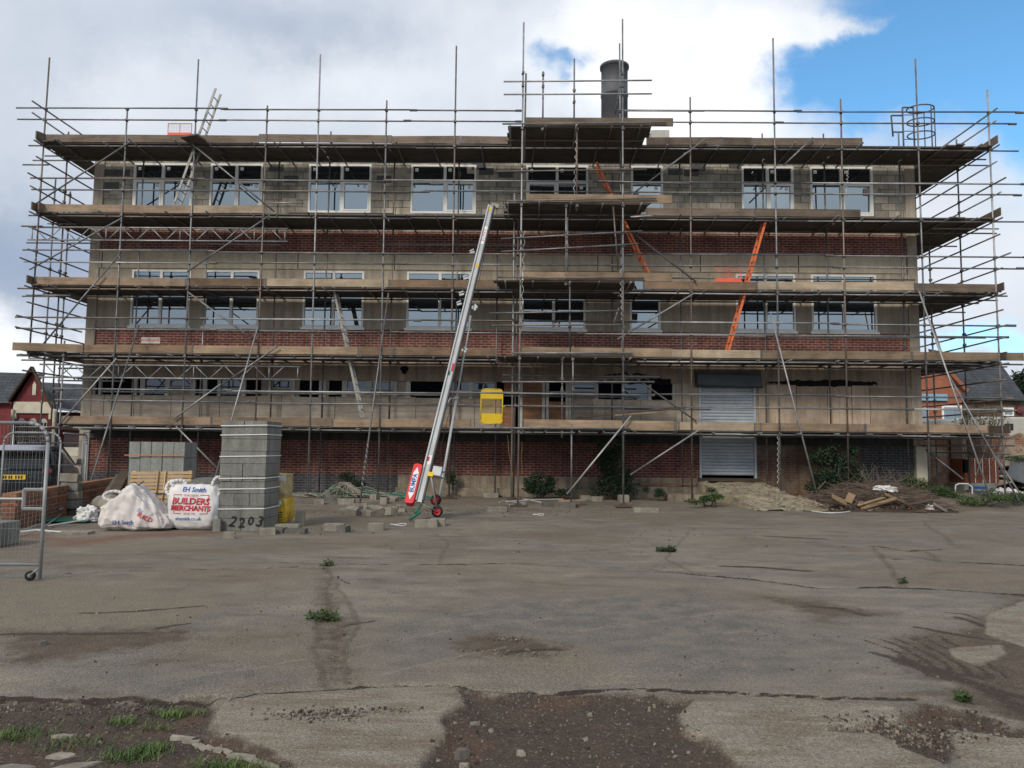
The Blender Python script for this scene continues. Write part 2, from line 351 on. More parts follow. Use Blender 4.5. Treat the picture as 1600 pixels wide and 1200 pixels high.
# ---------------------------------------------------------------- ground
def seg_dist(P, a, b):
    a = np.array(a); b = np.array(b); ab = b-a; t = np.clip(((P-a) @ ab)/max(ab @ ab, 1e-9), 0, 1)
    return np.linalg.norm(P-(a+t[:, None]*ab), axis=1)
def poly_sd(P, poly):
    poly = [np.array(p) for p in poly]; d = np.full(len(P), 1e9); ins = np.zeros(len(P), bool); x, y = P[:, 0], P[:, 1]
    for a, b in zip(poly, poly[1:]+poly[:1]):
        d = np.minimum(d, seg_dist(P, a, b))
        c = ((a[1] > y) != (b[1] > y)); xi = (b[0]-a[0])*(y-a[1])/(b[1]-a[1]+1e-12)+a[0]
        ins ^= c & (x < xi)
    return np.where(ins, d, -d)
VG = {}
def vnoise(P, scale, seed=0, octs=4):
    out = np.zeros(len(P)); amp = 1; tot = 0
    for o_ in range(octs):
        if (seed, o_) not in VG: r = np.random.default_rng(seed*31+o_); VG[seed, o_] = (r.random((256, 256)), r.random(2)*50)
        g, of = VG[seed, o_]; q_ = P*scale*(2**o_)+of; i = np.floor(q_).astype(int); f = q_-i; f = f*f*(3-2*f)
        i0 = i % 256; i1 = (i+1) % 256
        out += amp*((g[i0[:, 0], i0[:, 1]]*(1-f[:, 0])+g[i1[:, 0], i0[:, 1]]*f[:, 0])*(1-f[:, 1])+(g[i0[:, 0], i1[:, 1]]*(1-f[:, 0])+g[i1[:, 0], i1[:, 1]]*f[:, 0])*f[:, 1]); tot += amp; amp *= .5
    return out/tot-.5
def sst(x, a, b): t = np.clip((x-a)/(b-a), 0, 1); return t*t*(3-2*t)
G = lambda pts: [onz(*p) for p in pts]
SOIL = [G([(-400, 1096), (0, 1090), (120, 1092), (250, 1089), (330, 1086), (346, 1098), (332, 1118), (322, 1140), (345, 1146), (420, 1172), (470, 1205), (520, 1400), (-600, 1400)]),
        G([(715, 1075), (760, 1083), (870, 1086), (1000, 1084), (1085, 1092), (1062, 1112), (1066, 1135), (1120, 1160), (1170, 1210), (1250, 1400), (600, 1400), (655, 1205), (672, 1178), (698, 1150), (694, 1120), (730, 1100)]),
        G([(1400, 1122), (1450, 1100), (1500, 1108), (1600, 1140), (1700, 1150), (1600, 1152), (1480, 1140), (1492, 1175), (1480, 1192), (1420, 1170), (1380, 1145), (1290, 1140), (1330, 1128)]),
        G([(498, 890), (515, 884), (520, 920), (530, 960), (560, 975), (545, 1010), (550, 1068), (510, 1074), (500, 1020), (492, 960)]),
        G([(1440, 1080), (1500, 1060), (1440, 1040), (1400, 1005), (1470, 990), (1540, 960), (1580, 930), (1700, 915), (1800, 1120), (1600, 1135), (1480, 1100)])]
SLAB = [G([(346, 1098), (420, 1086), (560, 1080), (700, 1078), (730, 1092), (700, 1112), (698, 1150), (672, 1178), (655, 1205), (600, 1400), (520, 1400), (470, 1205), (420, 1172), (345, 1146), (330, 1120)]),
        G([(1085, 1094), (1200, 1094), (1350, 1098), (1400, 1104), (1400, 1122), (1330, 1130), (1290, 1142), (1380, 1147), (1420, 1172), (1500, 1220), (1560, 1400), (1250, 1400), (1170, 1210), (1120, 1160), (1066, 1135), (1062, 1112)]),
        G([(1480, 1142), (1530, 1146), (1600, 1152), (1750, 1160), (1800, 1400), (1600, 1400), (1500, 1210), (1492, 1175)]),
        G([(1545, 960), (1620, 930), (1760, 940), (1760, 1000), (1600, 1010), (1540, 990)]),
        G([(1478, 1012), (1560, 1005), (1570, 1020), (1530, 1040), (1490, 1025)])]
MUD = [SOIL.pop(3), SOIL.pop(3), G([(1380, 1000), (1440, 985), (1560, 975), (1620, 1010), (1560, 1060), (1460, 1070), (1400, 1040)]), G([(1180, 930), (1290, 940), (1400, 962), (1280, 968)]), G([(0, 985), (300, 978), (320, 1000), (60, 1040), (0, 1040)]), G([(690, 1000), (760, 985), (900, 1008), (860, 1030), (720, 1028)])]
JOINT = [(G([(512, 884), (514, 920), (500, 975), (500, 1020), (512, 1070)]), .05), (G([(524, 905), (556, 975), (546, 1020), (552, 1068)]), .04), (G([(1362, 852), (1375, 868), (1390, 892), (1412, 917)]), .06), (G([(1440, 812), (1460, 830), (1490, 850)]), .06), (G([(1085, 825), (1062, 845), (1042, 872), (1078, 893)]), .045), (G([(1450, 862), (1468, 878)]), .07), (G([(640, 805), (700, 850), (690, 880)]), .04)]
CRACK = [(G([(-200, 1094), (0, 1090), (120, 1092), (250, 1089), (380, 1086), (400, 1080), (520, 1077), (600, 1071), (640, 1068)]), .025),
         (G([(600, 1071), (700, 1070), (740, 1078), (870, 1084), (1000, 1080), (1100, 1082), (1200, 1086), (1300, 1092), (1450, 1092)]), .02),
         (G([(440, 878), (530, 880), (640, 882), (800, 880), (900, 885), (1000, 887), (1080, 896), (1200, 908), (1270, 918), (1400, 918), (1480, 921), (1600, 930), (1800, 940)]), .05),
         (G([(1362, 852), (1420, 861), (1470, 858)]), .06), (G([(1395, 873), (1440, 872), (1465, 876), (1600, 884)]), .05),
         (G([(100, 895), (240, 890), (400, 888), (470, 885)]), .03),
         ]
STAIN = [(G([(0, 992), (60, 990), (140, 989), (230, 988)]), .05), (G([(130, 958), (190, 956), (240, 952), (320, 946)]), .045), (G([(255, 981), (295, 975)]), .05), (G([(795, 1018), (862, 1014)]), .07),
         (G([(1270, 948), (1310, 952), (1352, 961)]), .07), (G([(1130, 884), (1190, 886), (1260, 892)]), .12), (G([(1200, 838), (1290, 842)]), .12), (G([(1490, 965), (1530, 975), (1560, 985)]), .06),
         (G([(1470, 958), (1500, 960), (1540, 972)]), .04), (G([(1430, 980), (1500, 992), (1560, 1000)]), .06), (G([(1460, 1045), (1530, 1058)]), .09), (G([(520, 900), (545, 912)]), .03), (G([(530, 978), (585, 970)]), .035), (G([(1440, 1040), (1370, 1022), (1352, 1018)]), .05)]
STAIN += [(G([(1352+k*24, 1000-k*1.0), (1400+k*24, 1022), (1450+k*24, 1054+k)]), .034) for k in range(6)]+[(G([(1480, 1055), (1540, 1075), (1610, 1120)]), .12), (G([(1400, 1030), (1500, 1062), (1600, 1090)]), .10)]
SAND = [(G([(110, 850), (200, 838), (330, 832)]), .6), (G([(50, 838), (120, 846)]), .3)]
PALE = [G([(-100, 930), (60, 905), (200, 918), (330, 925), (325, 960), (250, 985), (100, 985), (-100, 990)]), G([(130, 848), (330, 840), (340, 856), (140, 862)]), G([(830, 990), (1000, 960), (1060, 1010), (900, 1060), (780, 1040)])]
GREYP = [G([(560, 985), (760, 930), (1100, 920), (1300, 1000), (1350, 1060), (1100, 1076), (800, 1000), (650, 1060), (560, 1050)]), G([(130, 1060), (200, 1040), (480, 1040), (495, 1075), (150, 1082)])]
SCRATCH = [(G([(560, 1012), (700, 985), (880, 962)]), .03), (G([(600, 1052), (700, 1030), (790, 1010)]), .03), (G([(620, 978), (800, 950)]), .025), (G([(330, 1050), (480, 1030)]), .03), (G([(110, 862), (220, 855), (330, 850)]), .09), (G([(200, 850), (330, 842)]), .08), (G([(900, 985), (1200, 950)]), .03), (G([(820, 940), (1000, 930)]), .03), (G([(1000, 1000), (1200, 985)]), .02)]
def ground_z(P):
    P = np.atleast_2d(np.asarray(P, float))[:, :2]; x, y = P[:, 0], P[:, 1]
    z = .10*sst(y, 19.5, 21.8)+.28*sst(x, 8.0, 9.2)*sst(y, 20.9, 22.3)*(1-sst(x, 14.5, 18))
    z += .012*vnoise(P, .45, 3, 3)+.006*vnoise(P, 3.1, 4, 3)
    for p_ in MUD[:2]: s_ = sst(poly_sd(P, p_)+.2*vnoise(P, 4, 13, 4), -.05, .25); z += s_*(-.012+.02*vnoise(P, 6, 14, 4))
    for p_ in SOIL: s_ = sst(poly_sd(P, p_)+.10*vnoise(P, 5, 11, 4), -.02, .05); z += s_*(-.042+.05*vnoise(P, 4, 6, 5)+.02*vnoise(P, 19, 8, 3))
    for ln, w_ in CRACK:
        d = np.min([seg_dist(P, a, b) for a, b in zip(ln, ln[1:])], axis=0); z -= .022*(1-sst(d+.05*vnoise(P, 6, 12, 4), 0, w_+.01))
    return z
def gz(x, y): return float(ground_z([(x, y)])[0])
def build_ground():
    rows = [-80, -25, -8, -2, 0, 1.2]; y = 2.0
    while y < 42: rows.append(y); y *= 1.0046
    rows += [48, 60, 85, 130, 220, 400]
    ts = list(np.linspace(-1.0, 1.0, 430)); 
    V = []
    for r in rows:
        s_ = max(r, 2.0)
        V.append([(-600, r), (-max(120, s_*1.6), r), (-s_*1.35, r)]+[(t*s_, r) for t in ts]+[(s_*1.35, r), (max(120, s_*1.6), r), (600, r)])
    nc = len(V[0]); P = np.array(V).reshape(-1, 2); z = ground_z(P)
    nearm = (P[:, 1] < 42) & (np.abs(P[:, 0]) < 60); z = np.where(nearm, z, 0.10)
    F_ = [(i*nc+j, i*nc+j+1, (i+1)*nc+j+1, (i+1)*nc+j) for i in range(len(rows)-1) for j in range(nc-1)]
    me = bpy.data.meshes.new('ground'); me.from_pydata(np.column_stack([P, z]).tolist(), [], F_); me.update()
    me.polygons.foreach_set('use_smooth', [True]*len(me.polygons))
    def att(n, v): a = me.attributes.new(n, 'FLOAT', 'POINT'); a.data.foreach_set('value', v.astype(np.float32))
    Pw0 = P+np.column_stack([.10*vnoise(P, 3, 51, 5), .10*vnoise(P, 3, 52, 5)])
    att('soil', np.max([poly_sd(Pw0, p_) for p_ in SOIL], axis=0)); att('slab', np.max([poly_sd(Pw0, p_) for p_ in SLAB], axis=0))
    Pw = P+np.column_stack([.16*vnoise(P, 1.3, 41, 5)+.05*vnoise(P, 9, 42, 3), .16*vnoise(P, 1.3, 43, 5)+.05*vnoise(P, 9, 44, 3)])
    def lines(S, d0=1.0): return np.max([1-np.min([seg_dist(Pw, a, b) for a, b in zip(l, l[1:])], axis=0)/w_ for l, w_ in S], axis=0)
    att('crack', lines(CRACK)); att('stain', lines(STAIN)); att('sand', lines(SAND))
    att('mud', np.max([poly_sd(P, p_) for p_ in MUD], axis=0)); att('scratch', lines(SCRATCH)); att('joint', lines(JOINT))
    att('pale', np.max([poly_sd(P, p_) for p_ in PALE], axis=0)); att('greyp', np.max([poly_sd(P, p_) for p_ in GREYP], axis=0))
    m, p, pos = newmat('yard_surface'); 
    A = lambda n: (lambda q_: (setattr(q_, 'attribute_name', n), q_.outputs['Fac'])[1])(N('ShaderNodeAttribute'))
    nb = noise(pos, .55, 8, .6); nm = noise(pos, 3.5, 8, .65); nf = noise(pos, 45, 5, .7); vv = N('ShaderNodeTexVoronoi'); vv.inputs['Scale'].default_value = 75; L(pos, vv.inputs['Vector'])
    nst = noise(scl(pos, (.8, 2.0, 1)), 1.3, 9, .68, .4); edge = noise(pos, 7, 9, .7); ng = noise(pos, 150, 2, .6); nbig = noise(scl(pos, (1, 1.5, 1)), .22, 6, .6, .6)
    c = mixc(ramp(nb.outputs['Fac'], (.38, 0), (.62, 1)), (.230, .202, .163), (.168, .153, .130))
    c = mixc(ramp(nst.outputs['Fac'], (.50, 0), (.64, .75)), c, (.275, .235, .178))
    c = mixc(ramp(nst.outputs['Fac'], (.34, .8), (.46, 0)), c, (.125, .095, .068))
    c = mixc(ramp(nbig.outputs['Fac'], (.46, 0), (.60, .55)), c, (.165, .125, .088))
    def lay(c, f, col, thr0=-.03, thr1=.03, amp=.16):
        k = mt('ADD', f, mt('MULTIPLY', mt('SUBTRACT', edge.outputs['Fac'], .5), amp))
        r = N('ShaderNodeMapRange', interpolation_type='SMOOTHSTEP'); L(k, r.inputs[0]); r.inputs[1].default_value = thr0; r.inputs[2].default_value = thr1
        return mixc(r.outputs[0], c, col)
    c = lay(c, A('pale'), mixc(ramp(nm.outputs['Fac'], (.4, 0), (.6, 1)), (.225, .19, .135), (.175, .15, .115)), -.25, .35, .9)
    c = lay(c, A('greyp'), mixc(ramp(nm.outputs['Fac'], (.4, 0), (.6, 1)), (.150, .138, .122), (.19, .165, .135)), -.3, .5, 1.2)
    c = lay(c, A('mud'), mixc(ramp(nm.outputs['Fac'], (.38, 0), (.62, 1)), (.135, .102, .073), (.085, .063, .046)), -.10, .22, .75)
    c = mixc(mt('MULTIPLY', ramp(mt('ADD', A('scratch'), mt('MULTIPLY', mt('SUBTRACT', edge.outputs['Fac'], .5), 1.6)), (.1, 0), (.8, 1)), .35), c, (.30, .26, .20))
    c = lay(c, A('sand'), (.185, .098, .065), -.1, 1.2, 2.2)
    c = lay(c, A('stain'), (.058, .043, .032), .0, .75, 1.3)
    slabc = mixc(ramp(nm.outputs['Fac'], (.35, 0), (.65, 1)), (.285, .248, .19), (.21, .19, .155))
    slabc = mixc(ramp(noise(scl(pos, (1, 2, 1)), 1.6, 9, .7).outputs['Fac'], (.44, 0), (.60, .9)), slabc, (.185, .145, .105))
    slabc = mixc(ramp(noise(scl(pos, (2, 9, 1)), 1.5, 6, .6).outputs['Fac'], (.52, 0), (.66, .5)), slabc, (.33, .29, .23))
    c = lay(c, A('slab'), slabc, -.02, .02, .10)
    soilc = mixc(ramp(nm.outputs['Fac'], (.35, 0), (.65, 1)), (.092, .066, .048), (.055, .043, .034))
    soilc = mixc(ramp(noise(pos, 1.6, 7, .6).outputs['Fac'], (.55, 0), (.7, .7)), soilc, (.125, .07, .045))
    soilc = mixc(ramp(nf.outputs['Fac'], (.60, 0), (.66, .8)), soilc, (.16, .14, .115))
    c = lay(c, A('soil'), soilc, -.03, .03, .14)
    c = mixc(mt('MULTIPLY', ramp(mt('ADD', A('joint'), mt('MULTIPLY', mt('SUBTRACT', edge.outputs['Fac'], .5), 2.4)), (.0, 0), (.9, 1)), .62), c, (.085, .065, .048))
    c = lay(c, A('crack'), (.042, .033, .026), .0, .5, 1.5)
    c = mixc(1.0, c, ramp(nf.outputs['Fac'], (.3, .62), (.7, 1.25)), 'MULTIPLY')
    c = mixc(1.0, c, ramp(ng.outputs['Fac'], (.38, .62), (.62, 1.3)), 'MULTIPLY')
    c = mixc(1.0, c, ramp(nm.outputs['Fac'], (.3, .86), (.7, 1.08)), 'MULTIPLY')
    vs_ = N('ShaderNodeTexVoronoi'); vs_.inputs['Scale'].default_value = 9; L(pos, vs_.inputs['Vector'])
    c = mixc(ramp(vs_.outputs['Distance'], (.03, .8), (.04, 0)), c, (.36, .33, .28))
    v2 = N('ShaderNodeTexVoronoi'); v2.inputs['Scale'].default_value = 24; L(pos, v2.inputs['Vector']); v3 = N('ShaderNodeTexVoronoi'); v3.inputs['Scale'].default_value = 19; L(vm('ADD', pos, (3.3, 1.7, 0)), v3.inputs['Vector'])
    c = mixc(ramp(v2.outputs['Distance'], (.10, .55), (.14, 0)), c, (.33, .295, .24)); c = mixc(ramp(v3.outputs['Distance'], (.10, .6), (.15, 0)), c, (.06, .052, .045))
    L(c, p.inputs['Base Color']); p.inputs['Roughness'].default_value = .88; p.inputs['Specular IOR Level'].default_value = .25
    hh = mt('ADD', mt('MULTIPLY', nf.outputs['Fac'], .6), mt('ADD', nm.outputs['Fac'], mt('MULTIPLY', vv.outputs['Distance'], .5)))
    bump(p, hh, .5, .02)
    me.materials.append(m); o = bpy.data.objects.new('ground', me); COL.objects.link(o); tag(o, kind='structure')
build_ground()

# ---------------------------------------------------------------- the building
FY = 23.4; XL, XR = -13.57, 12.05; BY = 35.0
bld = thing('building', 'long three-storey block and brick building with bare openings standing behind the scaffold', 'building', (-.76, FY, 0))
def wall(name, x0, x1, z0, z1, mat, holes=(), y=FY, rev=.22, parent=bld):
    xs = sorted({x0, x1, *[h[0] for h in holes], *[h[1] for h in holes]}); zs = sorted({z0, z1, *[h[2] for h in holes], *[h[3] for h in holes]})
    m = MB()
    for a, b in zip(xs, xs[1:]):
        for c, d in zip(zs, zs[1:]):
            if any(h[0] <= a+1e-6 and b-1e-6 <= h[1] and h[2] <= c+1e-6 and d-1e-6 <= h[3] for h in holes): continue
            m.quad((a, y, c), (b, y, c), (b, y, d), (a, y, d))
    for h in holes:
        a, b, c, d = h[:4]
        m.quad((a, y, c), (a, y, d), (a, y+rev, d), (a, y+rev, c)); m.quad((b, y, d), (b, y, c), (b, y+rev, c), (b, y+rev, d))
        m.quad((a, y, c), (a, y+rev, c), (b, y+rev, c), (b, y, c)); m.quad((a, y, d), (b, y, d), (b, y+rev, d), (a, y+rev, d))
    m.quad((x0, y, z1), (x1, y, z1), (x1, y+.25, z1), (x0, y+.25, z1)); m.quad((x0, y, z0), (x0, y+.25, z0), (x1, y+.25, z0), (x1, y, z0))
    return m.build(name, mat, parent)
def wx(px, py): return X_(px, py, FY)
TOPW = [(208, 300, .5), (328, 410, .5), (482, 580, .53), (642, 744, .52), (822, 919, .5), (986, 1036, 0), (1159, 1240, .5), (1266, 1364, .5)]
MIDW = [(204, 296, .5), (318, 404, .5), (473, 568, .5), (635, 735, .52), (815, 915, .5), (984, 1032, 0), (1150, 1243, .5), (1268, 1370, .5)]
TH = [(wx(a, 295), wx(b, 295), 8.82, 10.38) for a, b, _ in TOPW]
MH = [(wx(a, 480), wx(b, 480), 5.20, 6.97) for a, b, _ in MIDW]
cw = .30
wall('blockwork_wall', XL+cw, XR-cw, 8.24, 10.9, 'block', TH)
wall('brick_band', XL+cw, XR-cw, 7.57, 8.24, 'brick')
wall('concrete_band', XL, XR, 7.02, 7.57, 'conc_band', y=FY-.03)
wall('infill_wall', XL+cw, XR-cw, 5.16, 7.02, 'conc', MH)
wall('brick_band', XL+cw, XR-cw, 4.25, 5.16, 'brick')
shx0, shx1 = wx(1092, 650), wx(1181, 650)
SHT = 3.50
RB = 3.56; RT = 3.04                        # ribbon window strip of the first floor
ribx0, ribx1 = wx(143, 610), wx(1056, 610)
doorx0, doorx1 = wx(786, 630), wx(893, 630)
wall('fascia_band', XL+cw, XR-cw, RB, 4.25, 'fascia', y=FY-.02)
wall('first_floor_wall', XL+cw, XR-cw, 1.80, RB, 'conc', [(ribx0, doorx0, RT, RB-.001), (doorx0, doorx1, 2.1, RB-.001), (doorx1, ribx1, RT, RB-.001), (shx0, shx1, 1.80, SHT)], rev=.16)
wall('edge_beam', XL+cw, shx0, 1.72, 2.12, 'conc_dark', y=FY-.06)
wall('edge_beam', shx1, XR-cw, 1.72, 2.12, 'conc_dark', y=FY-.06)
xp = wx(622, 745); xs_ = wx(1345, 720); XE = wx(1186, 720)
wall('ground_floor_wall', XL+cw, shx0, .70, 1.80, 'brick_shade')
wall('brick_plinth', XL+cw, xp, -.3, .70, 'brick_dark')
wall('plinth', xp, shx0, -.3, .70, 'plinth')
wall('plinth_step', xp-.05, shx0-.4, -.3, .34, 'plinth', y=FY-.16)
wall('ground_floor_wall', shx1, xs_, .9, 1.80, 'brick_ruin'); wall('ground_floor_wall', shx1, xs_, -.3, .9, 'brick_ruin')
wall('engineering_brick_wall', xs_, XR-cw, -.3, 1.80, 'brick_dark')
for x0 in (XL, XR-cw): 
    m = MB(); m.box(x0, x0+cw, FY-.05, FY+.3, 0 if x0 < 0 else 1.75, 11.0); m.build('corner_column', 'conc', bld)
m = MB(); m.box(XR-.26, XR+.06, FY-.12, FY+.2, -.1, 1.74); m.build('corner_column', 'cream', bld)
# side, back, roof, dark floors inside
for x, nm in ((XL, 'side_wall'), (XR, 'side_wall')):
    m = MB(); m.quad((x, FY+.3, -.3), (x, FY+.3, 10.9), (x, BY, 10.9), (x, BY, -.3)); m.build(nm, 'block', bld)
m = MB(); m.quad((XL, BY, -.3), (XR, BY, -.3), (XR, BY, 10.9), (XL, BY, 10.9)); m.build('back_wall', 'block', bld)
m = MB(); m.box(XL-.05, XR+.05, FY-.1, BY+.05, 10.9, 11.02); rf = m.build('roof', 'felt', bld)
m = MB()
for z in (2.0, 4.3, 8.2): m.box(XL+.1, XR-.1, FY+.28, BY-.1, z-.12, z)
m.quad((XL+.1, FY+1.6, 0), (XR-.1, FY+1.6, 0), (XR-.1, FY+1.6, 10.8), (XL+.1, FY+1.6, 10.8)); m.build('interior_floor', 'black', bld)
# pale and dark single blocks in the top-storey wall
for (x, y) in [(182, 298), (452, 315), (318, 285), (310, 300), (586, 296), (637, 332), (625, 270), (1015, 330), (740, 266), (1360, 300), (1420, 296)]:
    X = wx(x, y); Z = Z_(x, y, FY); MB().box(X-.21, X+.21, FY-.004, FY+.02, Z-.105, Z+.105).build('pale_block', 'block_pale', bld)
for (x, y) in [(170, 270), (192, 270), (432, 262), (455, 280), (600, 280), (760, 268), (790, 272), (1090, 262), (1080, 270), (1055, 268), (1150, 258), (175, 290), (748, 260)]:
    X = wx(x, y); Z = Z_(x, y, FY); MB().box(X-.23, X+.23, FY-.005, FY+.02, Z-.11, Z+.11).build('dark_block', 'block_dark', bld)
# joints in the concrete band and the infill
for x in (160, 466, 617, 777, 934, 1094, 1247, 1416):
    X = wx(x, 410); MB().box(X-.012, X+.012, FY-.034, FY, 7.03, 7.56).build('joint', 'char', bld)
def window(h, mull, transom, mat='upvc', sill=True, vents=None, fw=.062, stick=()):
    x0, x1, z0, z1 = h[:4]; m = MB(); y0, y1 = FY-.015, FY+.05
    if sill: m.box(x0-.05, x1+.05, FY-.05, FY+.05, z0-.075, z0-.002)
    m.box(x0, x0+fw, y0, y1, z0, z1); m.box(x1-fw, x1, y0, y1, z0, z1); m.box(x0+fw, x1-fw, y0, y1, z1-fw, z1); m.box(x0+fw, x1-fw, y0, y1, z0, z0+fw*1.1)
    xm = x0+(x1-x0)*mull if mull else None
    if transom: 
        segs = [(x0+fw, x1-fw)] if xm is None else [(x0+fw, xm-fw*.7), (xm+fw*.7, x1-fw)]
        for a, b in segs: m.box(a, b, y0, y1, transom-fw*.6, transom+fw*.6)
        for k, (a, b) in enumerate(segs):              # opening sash frame in the lower light
            if (k+int(x0*7)) % 2 == 0:
                t = .045; zb, zt = z0+fw*1.1, transom-fw*.6
                for q_ in ((a, a+t, zb, zt), (b-t, b, zb, zt)): m.box(q_[0], q_[1], y0-.012, y1, q_[2], q_[3])
                m.box(a+t, b-t, y0-.012, y1, zt-t, zt); m.box(a+t, b-t, y0-.012, y1, zb, zb+t)
    if xm: m.box(xm-fw*.7, xm+fw*.7, y0-.004, y1, z0+fw*1.1, z1-fw)
    f = m.build('window', mat, bld)
    p = MB(); p.quad((x0+.01, FY+.03, z0+.01), (x1-.01, FY+.03, z0+.01), (x1-.01, FY+.03, z1-.01), (x0+.01, FY+.03, z1-.01)); p.build('pane', 'glass', f)
    s = MB()
    segs = [(x0+fw, x1-fw)] if xm is None else [(x0+fw, xm-fw*.7), (xm+fw*.7, x1-fw)]
    for k, (a, b) in enumerate(segs):
        for zt in ([z1-fw, transom-fw] if transom else []):
            if random.random() < .75:
                xx = b-.20 if (zt < z1-.1) else a+.06; MB().box(xx, xx+.10, FY+.020, FY+.026, zt-.15, zt-.05).build('sticker', 'white', f)
    if s.v: s.build('sticker', 'white', f)
for h, (a, b, mu) in zip(TH, TOPW): window(h, mu, 9.84, sill=False)
for h, (a, b, mu) in zip(MH, MIDW): window(h, mu, None if a != 1150 else None)
# ribbon strip: (left px, right px, what)
RS = [(143, 147, 'f'), (147, 153, 'd'), (153, 157, 'f'), (157, 208, 'd'), (208, 213, 'f'), (213, 218, 'd'), (218, 225, 'f'), (225, 257, 'g'), (257, 263, 'f'), (263, 299, 'v'), (299, 304, 'f'),
      (304, 316, 'd'), (316, 322, 'f'), (322, 339, 'd'), (339, 344, 'f'), (344, 376, 'g'), (376, 383, 'f'), (383, 407, 'd'), (407, 419, 'b'), (419, 424, 'f'), (424, 455, 'v'), (455, 460, 'f'), (460, 467, 'b'), (467, 498, 'd'),
      (498, 503, 'f'), (503, 509, 'f'), (509, 513, 'b'), (513, 534, 'd'), (534, 542, 'f'), (542, 573, 'm'), (573, 579, 'f'), (579, 614, 'v'), (614, 620, 'f'), (620, 634, 'b'), (634, 641, 'f'), (641, 656, 'd'), (656, 693, 'd'), (693, 699, 'f'), (699, 733, 'm'),
      (733, 738, 'f'), (738, 772, 'v'), (772, 776, 'f'), (776, 786, 'd'), (893, 930, 'v'), (930, 935, 'f'), (935, 976, 'd'), (976, 1013, 'g'), (1013, 1018, 'f'), (1018, 1051, 'd'), (1051, 1056, 'f')]
for a, b, k in RS:
    fr_, vo, gl, bo = MB(), MB(), MB(), MB()
    a = wx(a, 610); b = wx(b, 610); zt = RB-.004; zb = RT+.004
    if k == 'f': fr_.box(a, b, FY+.02, FY+.12, zb, zt)
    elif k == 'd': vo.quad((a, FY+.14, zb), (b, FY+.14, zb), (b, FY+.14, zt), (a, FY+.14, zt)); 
    elif k == 'g': gl.quad((a, FY+.08, zb), (b, FY+.08, zb), (b, FY+.08, zt), (a, FY+.08, zt)); 
    elif k == 'b': bo.box(a, b, FY+.06, FY+.09, zb, zt)
    elif k == 'm': gl.quad((a, FY+.08, RT+.27), (b, FY+.08, RT+.27), (b, FY+.08, zt), (a, FY+.08, zt)); bo.box(a, b, FY+.05, FY+.09, zb, RT+.22); fr_.box(a, b, FY+.03, FY+.11, RT+.22, RT+.27)
    elif k == 'v':
        t = .035; zm = RT+.25; fr_.box(a, b, FY-.01, FY+.08, zm, zm+t); fr_.box(a, b, FY-.01, FY+.08, zt-t, zt); fr_.box(a, a+t, FY-.01, FY+.08, zm+t, zt-t); fr_.box(b-t, b, FY-.01, FY+.08, zm+t, zt-t)
        gl.quad((a, FY+.06, zm), (b, FY+.06, zm), (b, FY+.06, zt), (a, FY+.06, zt)); bo.box(a, b, FY+.05, FY+.09, zb, zm)
    for mb_, nm_, mt__ in ((fr_, 'window_frame', 'upvc_old'), (vo, 'broken_opening', 'black'), (gl, 'window_pane', 'glass_old'), (bo, 'infill_board', 'ply')):
        if mb_.v: mb_.build(nm_, mt__, bld)
# boarding under the ribbon
edges = [143, 163, 210, 268, 316, 344, 400, 440, 505, 524, 610, 650, 706, 742, 786]; edges2 = [893, 925, 945, 1000, 1056]
for E_ in (edges, edges2):
    for a, b in zip(E_, E_[1:]):
        m = MB(); dz = random.uniform(-.02, .02); m.box(wx(a, 640)+.008, wx(b, 640)-.008, FY-.045-random.uniform(0, .012), FY-.012, 2.14, RT+.01+dz); m.build('plywood_board', 'ply', bld)
for a, b, z0, z1 in [(787, 815, 3.30, RB), (817, 850, 3.2, RB), (817, 848, 2.14, 3.18), (858, 885, 2.14, 2.98)]: MB().box(wx(a, 630), wx(b, 630), FY+.02, FY+.06, z0, z1-.004).build('brown_board', 'ply_brown', bld)
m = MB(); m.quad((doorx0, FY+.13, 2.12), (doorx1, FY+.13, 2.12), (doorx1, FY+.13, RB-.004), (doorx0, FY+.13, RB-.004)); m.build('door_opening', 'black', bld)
m = MB()
for x in (814, 849, 855, 886, 890): m.box(wx(x, 630)-.04, wx(x, 630)+.05, FY-.01, FY+.1, 2.14, RB-.006)
m.box(doorx0, wx(814, 630)-.04, FY, FY+.07, 3.24, 3.29); m.box(wx(859, 630), wx(886, 630)-.04, FY, FY+.07, 3.24, 3.29); m.build('door_frame', 'upvc_old', bld)
m = MB(); m.obox((wx(790, 645), FY-.03, 2.45), (.6, .03, .7), rot(0, .0, 0)); m.build('brown_board', 'ply_brown', bld)
# tan panels right of the shutter with black gash above
for a, b in zip([1184, 1244, 1292, 1330, 1358, 1424], [1244, 1292, 1330, 1358, 1424]):
    m = MB(); m.box(wx(a, 630)+.01, wx(b, 630)-.012, FY-.05-random.uniform(0, .015), FY-.012, 2.14, 3.50+random.uniform(-.05, .05)); m.build('board_panel', 'ply_tan', bld)
def gash(pts, amp, name='charred_gap'):
    m = MB(); up = []; lo = []
    for i in range(len(pts)-1):
        for t in np.linspace(0, 1, 12, endpoint=False):
            x = pts[i][0]*(1-t)+pts[i+1][0]*t; zt = pts[i][1]*(1-t)+pts[i+1][1]*t; zb = pts[i][2]*(1-t)+pts[i+1][2]*t
            up.append((x, zt+random.uniform(-amp, amp))); lo.append((x, zb+random.uniform(-amp, amp)))
    for k in range(len(up)-1):
        m.quad((lo[k][0], FY-.058, lo[k][1]), (lo[k+1][0], FY-.058, lo[k+1][1]), (up[k+1][0], FY-.058, up[k+1][1]), (up[k][0], FY-.058, up[k][1]))
    m.build(name, 'char', bld)
gash([(wx(1195, 590), 3.66, 3.62), (wx(1250, 590), 3.70, 3.52), (wx(1340, 590), 3.70, 3.52), (wx(1372, 593), 3.66, 3.60)], .03)
